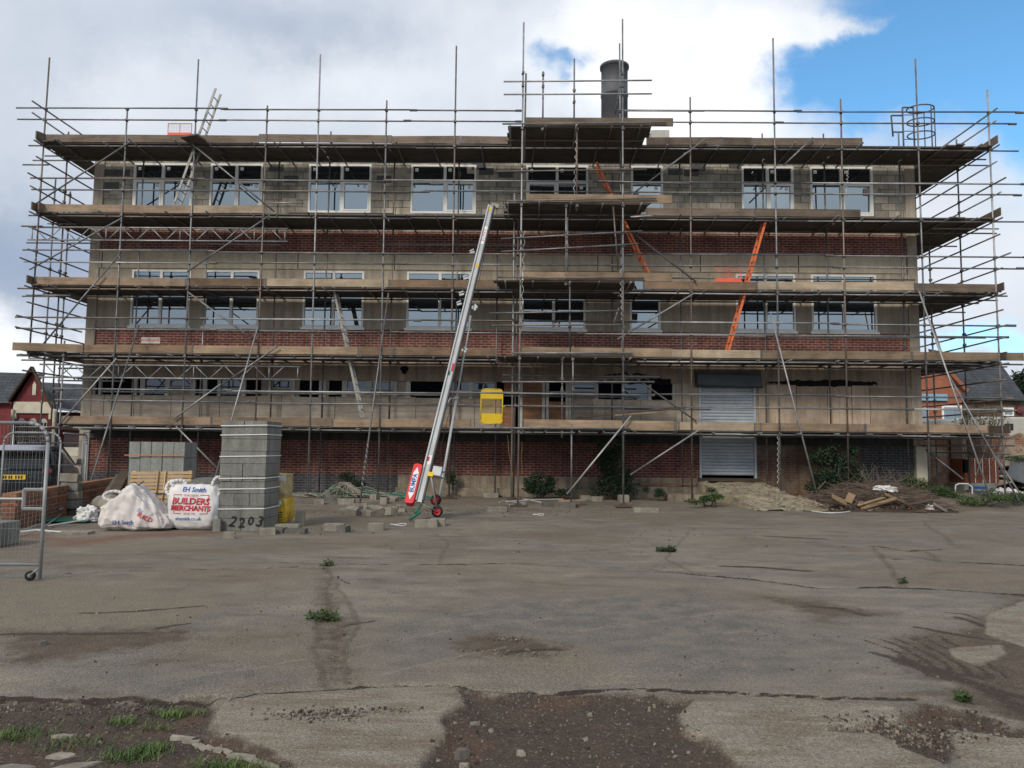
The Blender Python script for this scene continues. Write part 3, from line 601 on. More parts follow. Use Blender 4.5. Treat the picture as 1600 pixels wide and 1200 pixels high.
gash([(wx(943, 585), 3.80, 3.76), (wx(975, 583), 3.88, 3.82), (wx(1012, 585), 3.83, 3.80)], .02)
gash([(wx(935, 595), 3.62, 3.58), (wx(1000, 595), 3.68, 3.55), (wx(1052, 592), 3.72, 3.5)], .03)
m = MB(); m.add([(wx(632, 578)+.12*math.cos(t)*(1+.3*math.sin(3*t)), FY-.03, Z_(632, 578, FY)+.13*math.sin(t)) for t in np.linspace(0, 6.2, 12)], [tuple(range(12))]); m.build('charred_gap', 'char', bld)
# roller shutter
m = MB(); zs = np.arange(.80, SHT, .098)
for z in zs:
    z1 = min(z+.098, SHT); pr = [(0, .0), (-.022, .02), (-.028, .05), (-.022, .08), (0, .098)]
    for (ya, za), (yb, zb) in zip(pr, pr[1:]):
        m.quad((shx0+.07, FY+.04+ya, z+za), (shx1-.07, FY+.04+ya, z+za), (shx1-.07, FY+.04+yb, z+zb), (shx0+.07, FY+.04+yb, z+zb))
sh = m.build('roller_shutter', 'shutter', bld)
m = MB(); m.box(shx0, shx0+.07, FY-.03, FY+.08, .70, SHT); m.box(shx1-.07, shx1, FY-.03, FY+.08, .70, SHT); m.build('guide_rail', 'shutter', sh)
m = MB(); x0, x1 = wx(1086, 590), wx(1187, 590)
m.add([(x0, FY-.02, SHT-.05), (x1+.1, FY-.02, SHT-.05), (x1, FY-.02, 4.0), (x0-.03, FY-.02, 4.0), (x0, FY-.36, SHT+.02), (x1-.02, FY-.36, SHT-.03), (x1-.05, FY-.30, SHT+.30), (x0, FY-.32, SHT+.32), (x0, FY-.1, 3.98), (x1, FY-.1, 3.96)],
      [(4, 5, 6, 7), (7, 6, 9, 8), (0, 1, 5, 4), (0, 4, 7, 8, 3), (1, 2, 9, 6, 5)]); m.build('shutter_box', 'shutter_box', sh)
m = MB(); m.box(shx0-.05, shx1+.05, FY-.14, FY+.05, .62, .72); m.build('door_threshold', 'timber_dark', bld)
# roof flue with ladder hoops and upstand
fx = (2.69+3.72)/2-.0; fl = MB(); fl.lathe((fx, 27, 11), [(.48, 0), (.48, 3.3), (.50, 3.31), (.50, 3.36), (.48, 3.37), (.48, 4.35), (.53, 4.36), (.53, 4.45), (.44, 4.46), (.44, 3.9)], 32)
flo = fl.build('flue', 'flue', rf, True)
m = MB(); m.box(X_(1018, 206, 25), X_(1046, 206, 25), 25, 25.6, 11.0, Z_(1030, 203, 25)); m.build('roof_upstand', 'caravan', rf)
m = MB()                                       # caged cat ladder at the right end of the roof
cy = 25.0; x0, x1 = X_(1411, 200, cy), X_(1428, 200, cy); xr = X_(1459, 200, cy); zt = Z_(1430, 168, cy)
for x in (x0, x1): m.tube((x, cy, 11.0), (x, cy, zt), .03)
m.tube((x0, cy, zt), (x1, cy, zt), .03)
for z in np.arange(11.1, zt, .28): m.tube((x0, cy, z), (x1, cy, z), .015)
for z in (zt-.05, zt-.5, 11.15, zt-.95):
    c = ((x1+xr)/2-.1, cy); a_, b_ = (xr-x1)/2+.1, .35
    m.path([(c[0]+a_*math.cos(t), cy+b_*math.sin(t)-.0, z) for t in np.linspace(-math.pi, math.pi, 17)], .022)
for t in (-1.1, -.4, .3, .9): m.tube(((x1+xr)/2-.1+((xr-x1)/2+.1)*math.cos(t), cy+.35*math.sin(t), 11.0), ((x1+xr)/2-.1+((xr-x1)/2+.1)*math.cos(t), cy+.35*math.sin(t), zt-.04), .018)
xa = X_(1393, 200, cy); m.path([(x0, cy, zt-.28), (xa, cy, zt-.28), (xa+.04, cy, zt-1.0)], .028); m.tube((x0, cy, zt-.85), (xa+.04, cy, zt-.85), .028); m.build('caged_ladder', 'flue', rf, True)
m = MB()                                       # lower hoops down the right wall
lx = XR+.35
for z in (9.2, 8.2):
    m.path([(XR, FY+1.2, z), (lx+.3, FY+1.2, z), (lx+.35, FY+1.6, z), (lx+.3, FY+2.0, z), (XR, FY+2.0, z)], .022)
for yy in (1.2, 2.0): m.tube((lx+.3, FY+yy, 8.2), (lx+.3, FY+yy, 10.0), .02)
m.build('ladder_hoop', 'flue', bld)

# ---------------------------------------------------------------- loading ramp and ledge (in front of the shutter)
m = MB(); ra = [ony(1096, 752, 22.6), ony(1196, 748, 22.6)]
a0 = onz(1135, 786, 0.0); a1 = onz(1242, 786, 0.0)
xa, xb = ra[0][0], ra[1][0]; zt = .58
nx, ny = 14, 10; vs = []; fs = []
for j in range(ny+1):
    for i in range(nx+1):
        t = j/ny; s_ = i/nx
        xL = xa*(1-t)+a0[0]*t; xR_ = xb*(1-t)+a1[0]*t; y = 22.9*(1-t)+20.0*t
        z = zt*(1-t)**1.05+.03; vs.append((xL+(xR_-xL)*s_+random.uniform(-.06, .06), y+random.uniform(-.07, .07), z+random.uniform(-.035, .035)))
for j in range(ny):
    for i in range(nx): fs.append((j*(nx+1)+i, (j+1)*(nx+1)+i, (j+1)*(nx+1)+i+1, j*(nx+1)+i+1))
b = len(vs)
for j in range(ny+1):                        # skirts
    for i in (0, nx): x, y, z = vs[j*(nx+1)+i]; vs.append((x+(.04 if i else -.04), y, -.1))
for j in range(ny):
    fs.append((j*(nx+1), b+2*j, b+2*j+2, (j+1)*(nx+1))); fs.append((j*(nx+1)+nx, (j+1)*(nx+1)+nx, b+2*j+3, b+2*j+1))
m.add(vs, fs)
M['ramp'] = mat_conc('mossy_ramp', (.35, .30, .21), (.15, .13, .095), .2, 3.2)
tag(m.build('loading_ramp', 'ramp'), 'broken mossy concrete ramp sloping up to the grey roller shutter', 'ramp')
m = MB(); q_ = random.Random(77)
for i in range(150):
    t = q_.random()**.7; s_ = q_.random(); xx = (xa*(1-t)+a0[0]*t)*(1-s_)+(xb*(1-t)+a1[0]*t)*s_; zz = zt*(1-t)**1.05+.04; h_ = q_.uniform(.015, .06); m.obox((xx, 22.9*(1-t)+20.0*t, zz), (h_*1.6, h_*1.2, h_), rot(q_.random()*3, q_.random()*3, q_.random()*3), .3)
tag(m.build('ramp_rubble', 'pebble_conc'), kind='stuff')
m = MB(); x0, y0 = X_(1041, 768, 22.2), 22.2; x1 = X_(1110, 768, 22.2); m.box(x0, x1, 21.9, 22.7, -.1, .30); m.box(X_(930, 750, 23), x1+.1, 22.95, 23.2, -.1, .46)
tag(m.build('concrete_ledge', 'plinth'), 'low stained concrete ledge between the tall bush and the ramp', 'ledge')
for k, (p0, p1, z, mt_) in enumerate([((985, 745), (1150, 752), .52, 'timber_dark'), ((1000, 750), (1085, 752), .50, 'ply_brown'), ((1180, 741), (1205, 741), .55, 'timber_dark')]):
    a = (X_(*p0, 23.05), 23.08-.06*k, z+.03*k); b_ = (X_(*p1, 23.05), 23.02-.06*k, z+.03*k+.02)
    m = MB(); m.beam(a, b_, .15, .035); tag(m.build('timber_plank', mt_), ['long dark plank lying on the ledge left of the shutter', 'short orange-brown plank lying on the ledge beside the bush', 'short dark offcut at the right foot of the shutter'][k], 'plank')

# ---------------------------------------------------------------- the scaffold
SY, IY, TY = 21.8, 22.95, 20.3             # front row, inner row, loading tower row
DZ = {5: 10.42, 4: 8.30, 3: 6.14, 2: 4.17, 1: 2.11}
R_ = .0242
sca = thing('tube_scaffold', 'long galvanised tube scaffold with five board lifts across the whole front of the building', 'scaffold', (-.5, SY, 0))
twr = thing('loading_tower', 'taller scaffold loading tower projecting from the middle of the long scaffold below the flue', 'scaffold', (1.3, TY, 0))
lret = thing('scaffold_return', 'short scaffold return wrapping round the left corner of the building', 'scaffold', (XL-.5, 23, 0))
rret = thing('scaffold_return', 'short scaffold return wrapping round the right corner of the building', 'scaffold', (XR+.8, 23, 0))
CPN, CPR = {}, {}
def couplers(at, parent):
    for (x, y, z) in at:
        a_ = ((x, y-.012, z), (.07, .085, .07), rot(random.uniform(-.2, .2), random.uniform(-.4, .4), random.uniform(-.3, .3)), .12); par = parent.parent
        CPN[par] = CPN.get(par, 0)+1
        if CPN[par] <= 95: MB().obox(*a_).build('coupler', 'coupler', parent)
        else: CPR.setdefault(par, MB()).obox(*a_)
TUBES = lambda: random.choice(['tube', 'tube', 'tube', 'tube_bright', 'tube_rusty'])
def standard(parent, x, y, z0, z1, zc=(), lean=0, plate=True, r=R_):
    m = MB(); xt = x+lean; m.tube((x, y, z0), (xt, y, z1), r, 10)
    o = m.build('standard', TUBES(), parent, True)
    couplers([(x+(xt-x)*(z-z0)/(z1-z0), y, z) for z in zc if z0 < z < z1], o)
    if plate and z0 < 1:
        m = MB(); m.box(x-.09, x+.09, y-.09, y+.09, z0-.03, z0+.012); m.box(x-.2, x+.22, y-.11, y+.11, z0-.07, z0-.031); m.build('sole_board', 'timber_dark', o)
    return o
def tubep(parent, a, b, name='ledger', r=R_, sag=0):
    m = MB(); m.tube(a, b, r, 8); return m.build(name, TUBES() if name not in ('raker', 'brace') else random.choice(['tube', 'tube_bright']), parent, True)
GR = {k: (DZ[k]+.99, DZ[k]+.66) for k in DZ}
LZ = {k: DZ[k]-.09 for k in DZ}
lev_all = sorted([LZ[k] for k in DZ]+[g for k in DZ for g in GR[k]])
# front standards: x from the photo, top from the photo, lower end
FS = [(62, 300, 90, 78, 4.0), (190, 350, 170, 199, 0), (299, 350, 93, 310, 0), (411, 350, 165, 418, 0), (493, 400, 85, 500, 0), (600, 400, 157, 604, 0), (708, 400, 72, 713, 0),
      (806, 400, 300, 812, 0), (973, 400, 68, 967, 0), (1078, 400, 152, 1079, 0), (1213, 400, 60, 1208, 0), (1317, 400, 155, 1314, 0), (1441, 400, 92, 1430, 0), (1555, 400, 140, 1542, 0)]
SX = []
for px, py, ty, tx, z0 in FS:
    x = X_(px, py, SY); zt = Z_(tx, ty, SY); xt = X_(tx, ty, SY); SX.append(x)
    zg = gz(x, SY)+.07 if z0 == 0 else z0
    lean = max(-.12, min(.12, (xt-x)*.8)) if abs(xt-x) < .3 else 0
    if z0 == 0 and px not in (806, 973): x -= 0
    standard(sca, x, SY, zg, zt, lev_all, lean)
# short lower corner standard on the left
xlc = X_(97, 600, SY); standard(sca, xlc, SY, gz(xlc, SY)+.07, 4.5, lev_all)
# inner row, with the short tops that show over the highest boards
IS = [(218, 400, 10.9), (322, 400, 8.1), (432, 400, 11.2), (510, 400, 11.3), (614, 400, 10.9), (714, 400, 10.8), (778, 400, 8.2), (956, 400, 10.0), (1064, 400, 11.0), (1193, 400, 11.3), (1292, 400, 11.3), (1409, 400, 11.35)]
for i, (px, py, zt) in enumerate(IS):
    x = X_(px, py, IY+.12); standard(sca, x, IY+.12, gz(x, IY)+.07, zt, [LZ[k] for k in DZ], .02 if i % 2 else -.02)
# horizontal tubes
def xr(a, b, y, Y): return X_(a, y, Y), X_(b, y, Y)
H = []                                       # (level name, px0, px1, photo y) front guard rails
for k in DZ:
    for j, z in enumerate(GR[k]):
        H.append((k, j, z))
ext = {5: (30, 1590), 4: (52, 1598), 3: (40, 1602), 2: (28, 1578), 1: (88, 1572)}
yy_ = {5: 175, 4: 285, 3: 395, 2: 508, 1: 615}
for k, j, z in H:
    x0, x1 = xr(ext[k][0]+(0 if j else -3), ext[k][1]-(12 if j else 0), yy_[k], SY); y = SY-.055
    # lap the long rail in pieces joined end to end, each with a slight droop of its own
    cuts = [x0]; c = x0+random.uniform(4.5, 6.2)
    while c < x1-2: cuts.append(c); c += random.uniform(5.2, 6.4)
    cuts.append(x1)
    for a, b in zip(cuts, cuts[1:]):
        if k == 5 and -.25 < a and b < 4.5 and j == 9: continue
        dz = random.uniform(-.02, .02); aa, bb = a, b+.02
        if k >= 4 and aa < -.2 < bb and k == 5: bb = max(aa+.5, -.2)
        tubep(sca, (aa, y, z+dz), (bb, y, z+dz+random.uniform(-.025, .025)), 'guard_rail')
        m = MB(); m.tube((bb-.11, y, z+dz), (bb+.11, y, z+dz), .036, 8); m.build('sleeve_coupler', 'coupler', sca)
tubep(sca, (X_(975, 171, SY), SY-.055, GR[5][0]), (X_(1100, 171, SY), SY-.055, GR[5][0]), 'guard_rail')
exl = {5: (45, 1590), 4: (45, 1600), 3: (28, 1572), 2: (26, 1597), 1: (115, 1560)}
for k in DZ:
    for (Y, dz, e0, e1) in ((SY+.055, 0, 0, 0), (IY, -.02, 8, -45)):
        x0, x1 = xr(exl[k][0]+e0, exl[k][1]+e1, yy_[k]+50, Y); cuts = [x0]; c = x0+random.uniform(4.5, 6.2)
        while c < x1-2: cuts.append(c); c += random.uniform(5.6, 6.4)
        cuts.append(x1)
        for a, b in zip(cuts, cuts[1:]):
            t = random.uniform(-.015, .015); tubep(sca, (a, Y, LZ[k]+dz-.02+t), (b+.02, Y, LZ[k]+dz-.02-t), 'ledger')
# inner guard tubes seen against the wall
for p0, p1, z, Y in [((420, 299), (475, 299), 8.99, IY), ((452, 316), (615, 316), 8.67, IY), ((690, 320), (790, 320), 8.62, IY), ((1040, 451), (1430, 443), 6.75, IY+.1), ((300, 387), (440, 387), 7.70, IY+.05), ((590, 388), (830, 388), 7.72, IY+.05), ((240, 522), (470, 524), 5.06, IY), ((1000, 524), (1540, 528), 4.98, IY), ((975, 640), (1110, 640), 2.75, IY),
                     ((785, 597), (1030, 598), 3.58, TY+1.0), ((160, 613), (1000, 617), 3.12, IY), ((140, 657), (330, 657), 1.0, IY)][:11]:
    tubep(sca, (X_(*p0, Y), Y, z), (X_(*p1, Y), Y, z+random.uniform(-.02, .02)), 'guard_rail')
# short stub tubes on the left face, below each deck
for (x, y, x2) in [(35, 257, 75), (33, 353, 65), (41, 379, 150), (40, 461, 110), (26, 554, 110), (75, 667, 120)]:
    z = Z_(x, y, SY+.1); tubep(sca, (X_(x, y, SY+.1), SY+.12, z), (X_(x2, y, SY+.1), SY+.12, z), 'ledger')
# transoms and decks by bay
def deck(parent, x0, x1, y0, nb, z, jag=.18, rot90=False, name='deck'):
    m = MB()
    for i in range(nb):
        a = x0+random.uniform(-jag, jag); b = x1+random.uniform(-jag, jag); y = y0+i*.232; dz = random.uniform(-.004, .006)
        if rot90: m.box(y, y+.222, a, b, z-.040+dz, z+dz)
        else: m.box(a, b, y, y+.222, z-.040+dz, z+dz)
    m.build(name, 'deck', parent)
bays = [SX[0]-.1]+SX[1:7]+[SX[8]]+SX[9:]
bays = sorted(bays)
for k in DZ:
    for a, b in zip(bays, bays[1:]):
        if k == 1 and a < SX[0]: a = xlc-.1
        off = .003 if (bays.index(a) if a in bays else 0) % 2 else 0
        deck(sca, a, b, SY+.04, 6, DZ[k]+off, .05)
        n = 2 if b-a < 3 else 3
        for t in [(i+.5)/n for i in range(n)]:
            x = a+(b-a)*t+random.uniform(-.25, .25)
            y0 = SY-random.uniform(.12, .42); m = MB(); m.tube((x, y0, DZ[k]-.075), (x+random.uniform(-.06, .06), FY-.02, DZ[k]-.07), R_, 8); m.build('transom', 'tube', sca, True)
# toe boards: px breakpoints per lift, material per lift
TB = {5: [(56, 200), (200, 404), (404, 612), (612, 720), (720, 800), (1010, 1128), (1128, 1175), (1175, 1348)], 4: [(58, 300), (300, 412), (1010, 1180), (1180, 1345)],
      3: [(55, 290), (290, 415), (415, 608), (608, 775), (1005, 1182), (1182, 1430), (1430, 1565)], 2: [(128, 300), (300, 560), (560, 616), (616, 774), (990, 1190), (1190, 1425), (1425, 1600)], 1: [(95, 330), (330, 519), (519, 736), (1060, 1190), (1178, 1352), (1352, 1545)]}
yt = {5: 215, 4: 327, 3: 441, 2: 547, 1: 658}
for k in TB:
    for i, (a, b) in enumerate(TB[k]):
        x0, x1 = X_(a, yt[k], SY), X_(b, yt[k], SY); t = random.uniform(-.012, .012); dz = random.uniform(-.006, .008)+(.03 if (a, b) in ((404, 612), (1182, 1430)) else 0)
        m = MB(); yb = SY+.030+(.002 if i % 2 else 0)
        nseg = 6; vs = []
        m.beam((x0+.003, yb, DZ[k]+.115+dz-t), (x1-.003, yb, DZ[k]+.115+dz+t), .038, .225)
        tb_ = m.build('toe_board', 'toe_grey' if (k == 5 or (k == 4 and a > 1000) or (k == 3 and a > 1400)) else random.choice(['toe', 'toe_pale', 'toe_brown', 'toe']), sca)
        for xe, zz_ in ((x0+.02, DZ[k]+.115+dz-t), (x1-.02, DZ[k]+.115+dz+t)): MB().box(xe-.016, xe+.016, yb-.0225, yb+.0225, zz_-.115, zz_+.115).build('end_band', 'coupler', tb_)
# skewed toe boards at the left corners (they stick out past the corner standard)
for k, a, b in ((2, (22, 537), (130, 545)), (5, (57, 215), (75, 228)), (4, (58, 327), (70, 332))):
    x0 = X_(*a, SY-.25); x1 = X_(*b, SY); m = MB(); m.beam((x0, SY-.30 if k == 2 else SY-.2, DZ[k]+.115), (x1, SY+.0 if k == 2 else SY+.3, DZ[k]+.11), .038, .225); m.build('toe_board', 'toe' if k < 5 else 'toe_grey', sca)
# L4 bare ledger strip gets thin laid boards at 1180..1345 (second layer)
# diagonal face braces, from the photo
BR = [((203, 222), (55, 318)), ((300, 225), (428, 330)), ((422, 336), (292, 424)), ((190, 341), (45, 421)), ((187, 397), (60, 545)), ((293, 456), (402, 535)), ((434, 541), (345, 602)), ((182, 560), (90, 665)),
      ((275, 666), (345, 738)), ((1102, 217), (992, 300)), ((980, 357), (1088, 440)), ((1085, 458), (965, 530)), ((968, 573), (1088, 658)), ((1092, 672), (985, 742)), ((1270, 215), (1225, 258)), ((345, 600), (270, 655))]
for a, b in BR:
    Y = SY-.10; x0, z0 = ony(*a, Y); x1, z1 = ony(*b, Y); tubep(sca, (x0, Y, z0), (x1, Y+.03, z1), 'brace')
# rakers that lean out from the scaffold down to the yard
RK = [((217, 508), (130, 792)), ((403, 510), (362, 658)), ((607, 458), (562, 790)), ((1204, 490), (1280, 792)), ((1436, 455), (1550, 785)), ((1478, 578), (1592, 782))]
for i, (a, b) in enumerate(RK):
    x0, z0 = ony(*a, SY-.1)
    if i == 1: x1, z1 = ony(*b, 21.2); y1 = 21.2; 
    elif b[0] > 1400: x1, z1 = ony(*b, 20.9); y1 = 20.9; z1 = max(z1, gz(x1, 20.9))
    else: x1, y1 = onz(*b, .02); z1 = gz(x1, y1)+.03
    if i == 1: d = Vector((x1-x0, y1-SY, z1-z0)); k_ = (z0-.3)/(z0-z1); x1, y1, z1 = x0+d.x*k_, SY+d.y*k_, .3
    if i >= 4: z1 = z1+.0
    tubep(sca, (x0, SY-.1, z0), (x1, y1, z1), 'raker')
for a, b in (((1455, 500), (1487, 640)), ((1545, 680), (1512, 745)), ((1525, 668), (1600, 800)), ((1446, 702), (1493, 748)), ((515, 670), (600, 672))):
    tubep(sca, (X_(*a, IY), IY, Z_(*a, IY)), (X_(*b, IY), IY-.4, Z_(*b, IY)), 'brace')
tubep(sca, (X_(1440, 697, IY), IY, 1.75), (X_(1585, 700, IY), IY, 1.78), 'ledger')
# lattice beams
def lattice(x0, x1, zt, zb, Y, step=.43):
    m = MB(); m.tube((x0, Y, zt), (x1, Y, zt), R_, 8); m.tube((x0, Y, zb), (x1, Y, zb), R_, 8); x = x0+.12; k = 0
    while x < x1-step-.05:
        if k % 5 == 0: m.tube((x, Y, zt), (x, Y, zb), .017, 6); x += .04
        if k % 2 == 0: m.tube((x, Y, zt), (x+step*.9, Y, zb), .015, 6)
        else: m.tube((x, Y, zb), (x+step*.9, Y, zt), .015, 6)
        x += step; k += 1
    m.tube((x1-.08, Y, zt), (x1-.08, Y, zb), .017, 6); m.build('lattice_beam', 'tube_bright', sca, True)
Yl = SY+.16
lattice(X_(45, 352, Yl), X_(450, 357, Yl), Z_(250, 356, Yl), Z_(250, 376, Yl), Yl)
lattice(X_(62, 572, Yl), X_(470, 572, Yl), Z_(250, 571, Yl), Z_(250, 591, Yl), Yl)
lattice(X_(62, 572, Yl), X_(170, 572, Yl), Z_(250, 571, Yl)-.02, Z_(250, 591, Yl)-.02, Yl+.9)

# ---------------------------------------------------------------- loading tower
def tz(px, py): return Z_(px, py, TY)
def tx(px, py): return X_(px, py, TY)
TD = {5: 10.33, 4: 8.19, 3: 6.05, 2: 4.01, 1: 2.07}
tl = [z-.09 for z in TD.values()]+[11.8, 11.45, 7.35, 7.0, 9.2, 5.2, 4.8, 3.1, 3.4]
standard(twr, tx(811, 600), TY, .1, tz(819, 35), tl, .03); standard(twr, tx(974, 600), TY, .12, tz(972, 30), tl, -.01)
standard(twr, tx(818, 400)-.28, TY+1.42, gz(0, 21.7), 8.9, tl)                # back leg of the tower
standard(twr, tx(893, 720), TY+.02, .1, 2.2, tl)
for x, ya, yb in ((848, 112, 206), (897, 92, 186), (901, 190, 330), (884, 308, 446), (890, 428, 556), (895, 540, 650), (878, 556, 684), (886, 340, 440)):
    Yt = TY+.06 if x != 897 else TY+1.0
    standard(twr, X_(x, yb, Yt), Yt, Z_(x, yb, Yt), Z_(x, ya, Yt), tl, 0, False)
for a, b in (((822, 112), (819, 250)), ((974, 105), (961, 175)), ((958, 320), (966, 420)), ((967, 480), (957, 510)), ((884, 90), (0, 0)), ((965, 668), (975, 740)), ((980, 300), (977, 400)))[:4]:
    tubep(twr, (X_(*a, TY+.1), TY+.1, tz(*a)), (X_(*b, TY+.1), TY+.12, tz(*b)), 'tie')
for a, b in (((787, 129), (1018, 127)), ((787, 149), (1018, 148)), ((776, 269), (1010, 266)), ((783, 374), (1003, 362)), ((783, 394), (997, 382)), ((765, 490), (968, 486)), ((768, 509), (972, 508)), ((785, 597), (1022, 597)), ((700, 613), (1022, 618)), ((935, 284), (1078, 288)),
             ((785, 195), (1040, 193)), ((793, 315), (1025, 311)), ((778, 434), (1006, 435)), ((800, 552), (988, 552)), ((700, 668), (985, 670)), ((985, 340), (1020, 338))):
    tubep(twr, (tx(*a), TY-.055, tz(*a)), (tx(*b), TY-.055, tz(*b)), 'guard_rail' if b[1] % 2 else 'ledger')
TX = {5: (793, 1018), 4: (790, 1012), 3: (775, 995), 2: (776, 1000), 1: (812, 985)}
for k, z in TD.items():
    py = {5: 195, 4: 310, 3: 432, 2: 550, 1: 668}[k]
    a, b = tx(TX[k][0], py), tx(TX[k][1], py); mid = (a+b)/2
    deck(twr, a, b, TY+.03, 6, z, .07)
    for x in np.linspace(a+.15, b-.2, 5):
        x += random.uniform(-.15, .15); tubep(twr, (x, TY-random.uniform(.1, .2), z-.067), (x, SY-.12, z-.067), 'transom')
    tubep(twr, (a-.05, TY+.75, z-.115), (b-.1, TY+.75, z-.115))
for k, segs in {5: [(820, 1052)], 4: [(822, 1050)], 3: [(818, 882), (883, 1050)], 2: [(815, 890), (892, 1050)], 1: [(818, 1053)]}.items():
    for a, b in segs:
        py = {5: 184, 4: 303, 3: 426, 2: 544, 1: 657}[k]; m = MB(); y = TY+.03
        m.beam((tx(a, py), y, TD[k]+.12), (tx(b, py), y, TD[k]+.115+random.uniform(-.01, .01)), .038, .225 if k > 1 else .25); m.build('toe_board', 'toe_grey' if k == 5 else 'toe', twr)
a_, b_ = (985, 650), (886, 772); tubep(twr, (tx(*a_), TY-.1, tz(*a_)), (X_(*b_, TY-.3), TY-.3, Z_(*b_, TY-.3)), 'brace')
# rope wound round two of the tower tubes
M['tape'] = mat_plain('white_tape', (.7, .68, .66), .6)
for a, b, Y, par in (((901, 215), (896, 320), TY+.06, twr), ((819, 360), (815, 520), TY, twr), ((970, 420), (972, 500), TY, twr), ((1325, 260), (1322, 310), SY, sca), ((579, 690), (569, 760), 20.4, sca), ((1216, 680), (1216, 755), SY, sca), ((60, 340), (55, 420), SY, lret)):
    p0 = Vector((X_(*a, Y), Y, Z_(*a, Y))); p1 = Vector((X_(*b, Y), Y, Z_(*b, Y))); m = MB()
    if par is sca and a[0] == 579:                 # runs round the raker
        (r0, z0_) = ony(607, 458, SY-.1); x1_, y1_ = onz(562, 790, .02); A_ = Vector((r0, SY-.1, z0_)); B_ = Vector((x1_, y1_, .03)); p0 = A_.lerp(B_, .72); p1 = A_.lerp(B_, .93)
    n = 60; m.path([p0.lerp(p1, i/n)+Vector((math.cos(i*.9)*.025, math.sin(i*.9)*.025, 0)) for i in range(n+1)], .006, 5); m.build('wound_tape', 'tape', par)

# ---------------------------------------------------------------- returns round the two ends
def ret(par, xo, xi, rows, sgn, left):
    yend = 24.3 if left else 27.0
    for (x, y, z1) in rows: standard(par, x, y, gz(x, y)+.05, z1, lev_all)
    for k in DZ:
        if k > 1 or not left:
            x0, x1 = sorted((xo, xi)); m = MB(); x = x0
            while x < x1-.12:
                w_ = min(.222, x1-x); m.box(x, x+w_, SY-.05+random.uniform(-.15, .1) if x > x0 else SY-.1, 27.2+random.uniform(-.3, .3), DZ[k]-.045, DZ[k]-.006); x += .232
            m.build('deck', 'deck', par)
            m = MB(); m.beam((xo+sgn*.03, SY-.25, DZ[k]+.11), (xo+sgn*.03, 26.8, DZ[k]+.11), .038, .225); m.build('toe_board', 'toe_grey', par)
        for g in GR[k]:
            d0 = random.uniform(-.5, -.1); z = g-.05
            if k == 1 and left: continue
            tubep(par, (xo-sgn*.055, SY+d0-.25, z+.0), (xo-sgn*.055+random.uniform(-.03, .03), yend+random.uniform(-.5, .5), z+random.uniform(-.06, .06)), 'guard_rail')
        tubep(par, (xo-sgn*.02, SY-.4, LZ[k]-.03), (xo, 27.2, LZ[k]-.03)); tubep(par, (xo-sgn*.05, SY-.3, LZ[k]-.48), (xo-sgn*.05, 27.2, LZ[k]-.44))
        for y in ((22.7,) if left else (22.6, 24.6)):
            tubep(par, (xo+sgn*random.uniform(.25, .75), y, LZ[k]-.0), (xi-sgn*.02, y, LZ[k]-.0), 'transom')
xo = SX[0]
ret(lret, xo-.02, XL-.12, [(xo+.04, 22.95, 11.2), (xo-.12, 22.7, 9.6), (xo+.02, 23.25, 9.4)], -1, True)
ret(rret, SX[-1]+.02, XR+.12, [(SX[-1]-.03, 23.45, 11.3), (XR+.35, 23.3, 8.2), (SX[-1]-.05, 26.2, 9.4)], 1, False)
# torn debris sheet hanging on the left return
for par_, mb_ in CPR.items(): tag(mb_.build('coupler', 'coupler', par_), kind='stuff')
# ---------------------------------------------------------------- ladders
def ladder(name, label, a, b, Y, w_, mat, lay='y', rungs=None, r=.022, group=None):
    """a, b: photo points of the top and foot of the near stile, on plane Y; the far stile stands w_ behind or beside"""
    t = thing(name, label, 'ladder', (X_(*b, Y), Y, Z_(*b, Y)), group)
    A = Vector((X_(*a, Y), Y, Z_(*a, Y))); B = Vector((X_(*b, Y), Y, Z_(*b, Y))); o = Vector((0, w_, 0)) if lay == 'y' else Vector((w_, .12, -.02))
    for k in (0, 1):
        m = MB(); m.beam(A+o*k, B+o*k, .03 if lay == 'y' else .065, .065 if lay == 'y' else .03, Vector((0, 1, 0)) if lay != 'y' else Vector((0, 0, 1))); m.build('stile', mat, t)
    n = int((A-B).length/.25); 
    for i in range(1, n): P_ = A.lerp(B, i/n); MB().tube(P_, P_+o, .015, 6).build('rung', mat, t)
    return t
ladder('access_ladder', 'grey metal ladder rising through the top lift to the sky at the left', (337, 138), (271, 321), 22.1, .38, 'alu_old')
ladder('access_ladder', 'pale metal ladder on the lower left, from the third lift to the first', (522, 455), (565, 652), 22.1, .38, 'alu_old')
ladder('access_ladder', 'orange ladder right of the loading tower, leaning left at its top', (932, 253), (1020, 438), 22.0, .38, 'orange')
ladder('access_ladder', 'orange ladder leaning right, between the right-hand windows and the loading tower', (1197, 343), (1139, 547), 22.0, .38, 'orange')
# hatch board by the top ladder
m = MB(); p0 = ony(300, 214, 21.6); p1 = ony(333, 226, 22.4); m.beam((p0[0], 21.35, DZ[5]+.02), (p1[0]+.1, 22.5, DZ[5]-.1), .6, .05); m.build('hatch_flap', 'deck', sca)
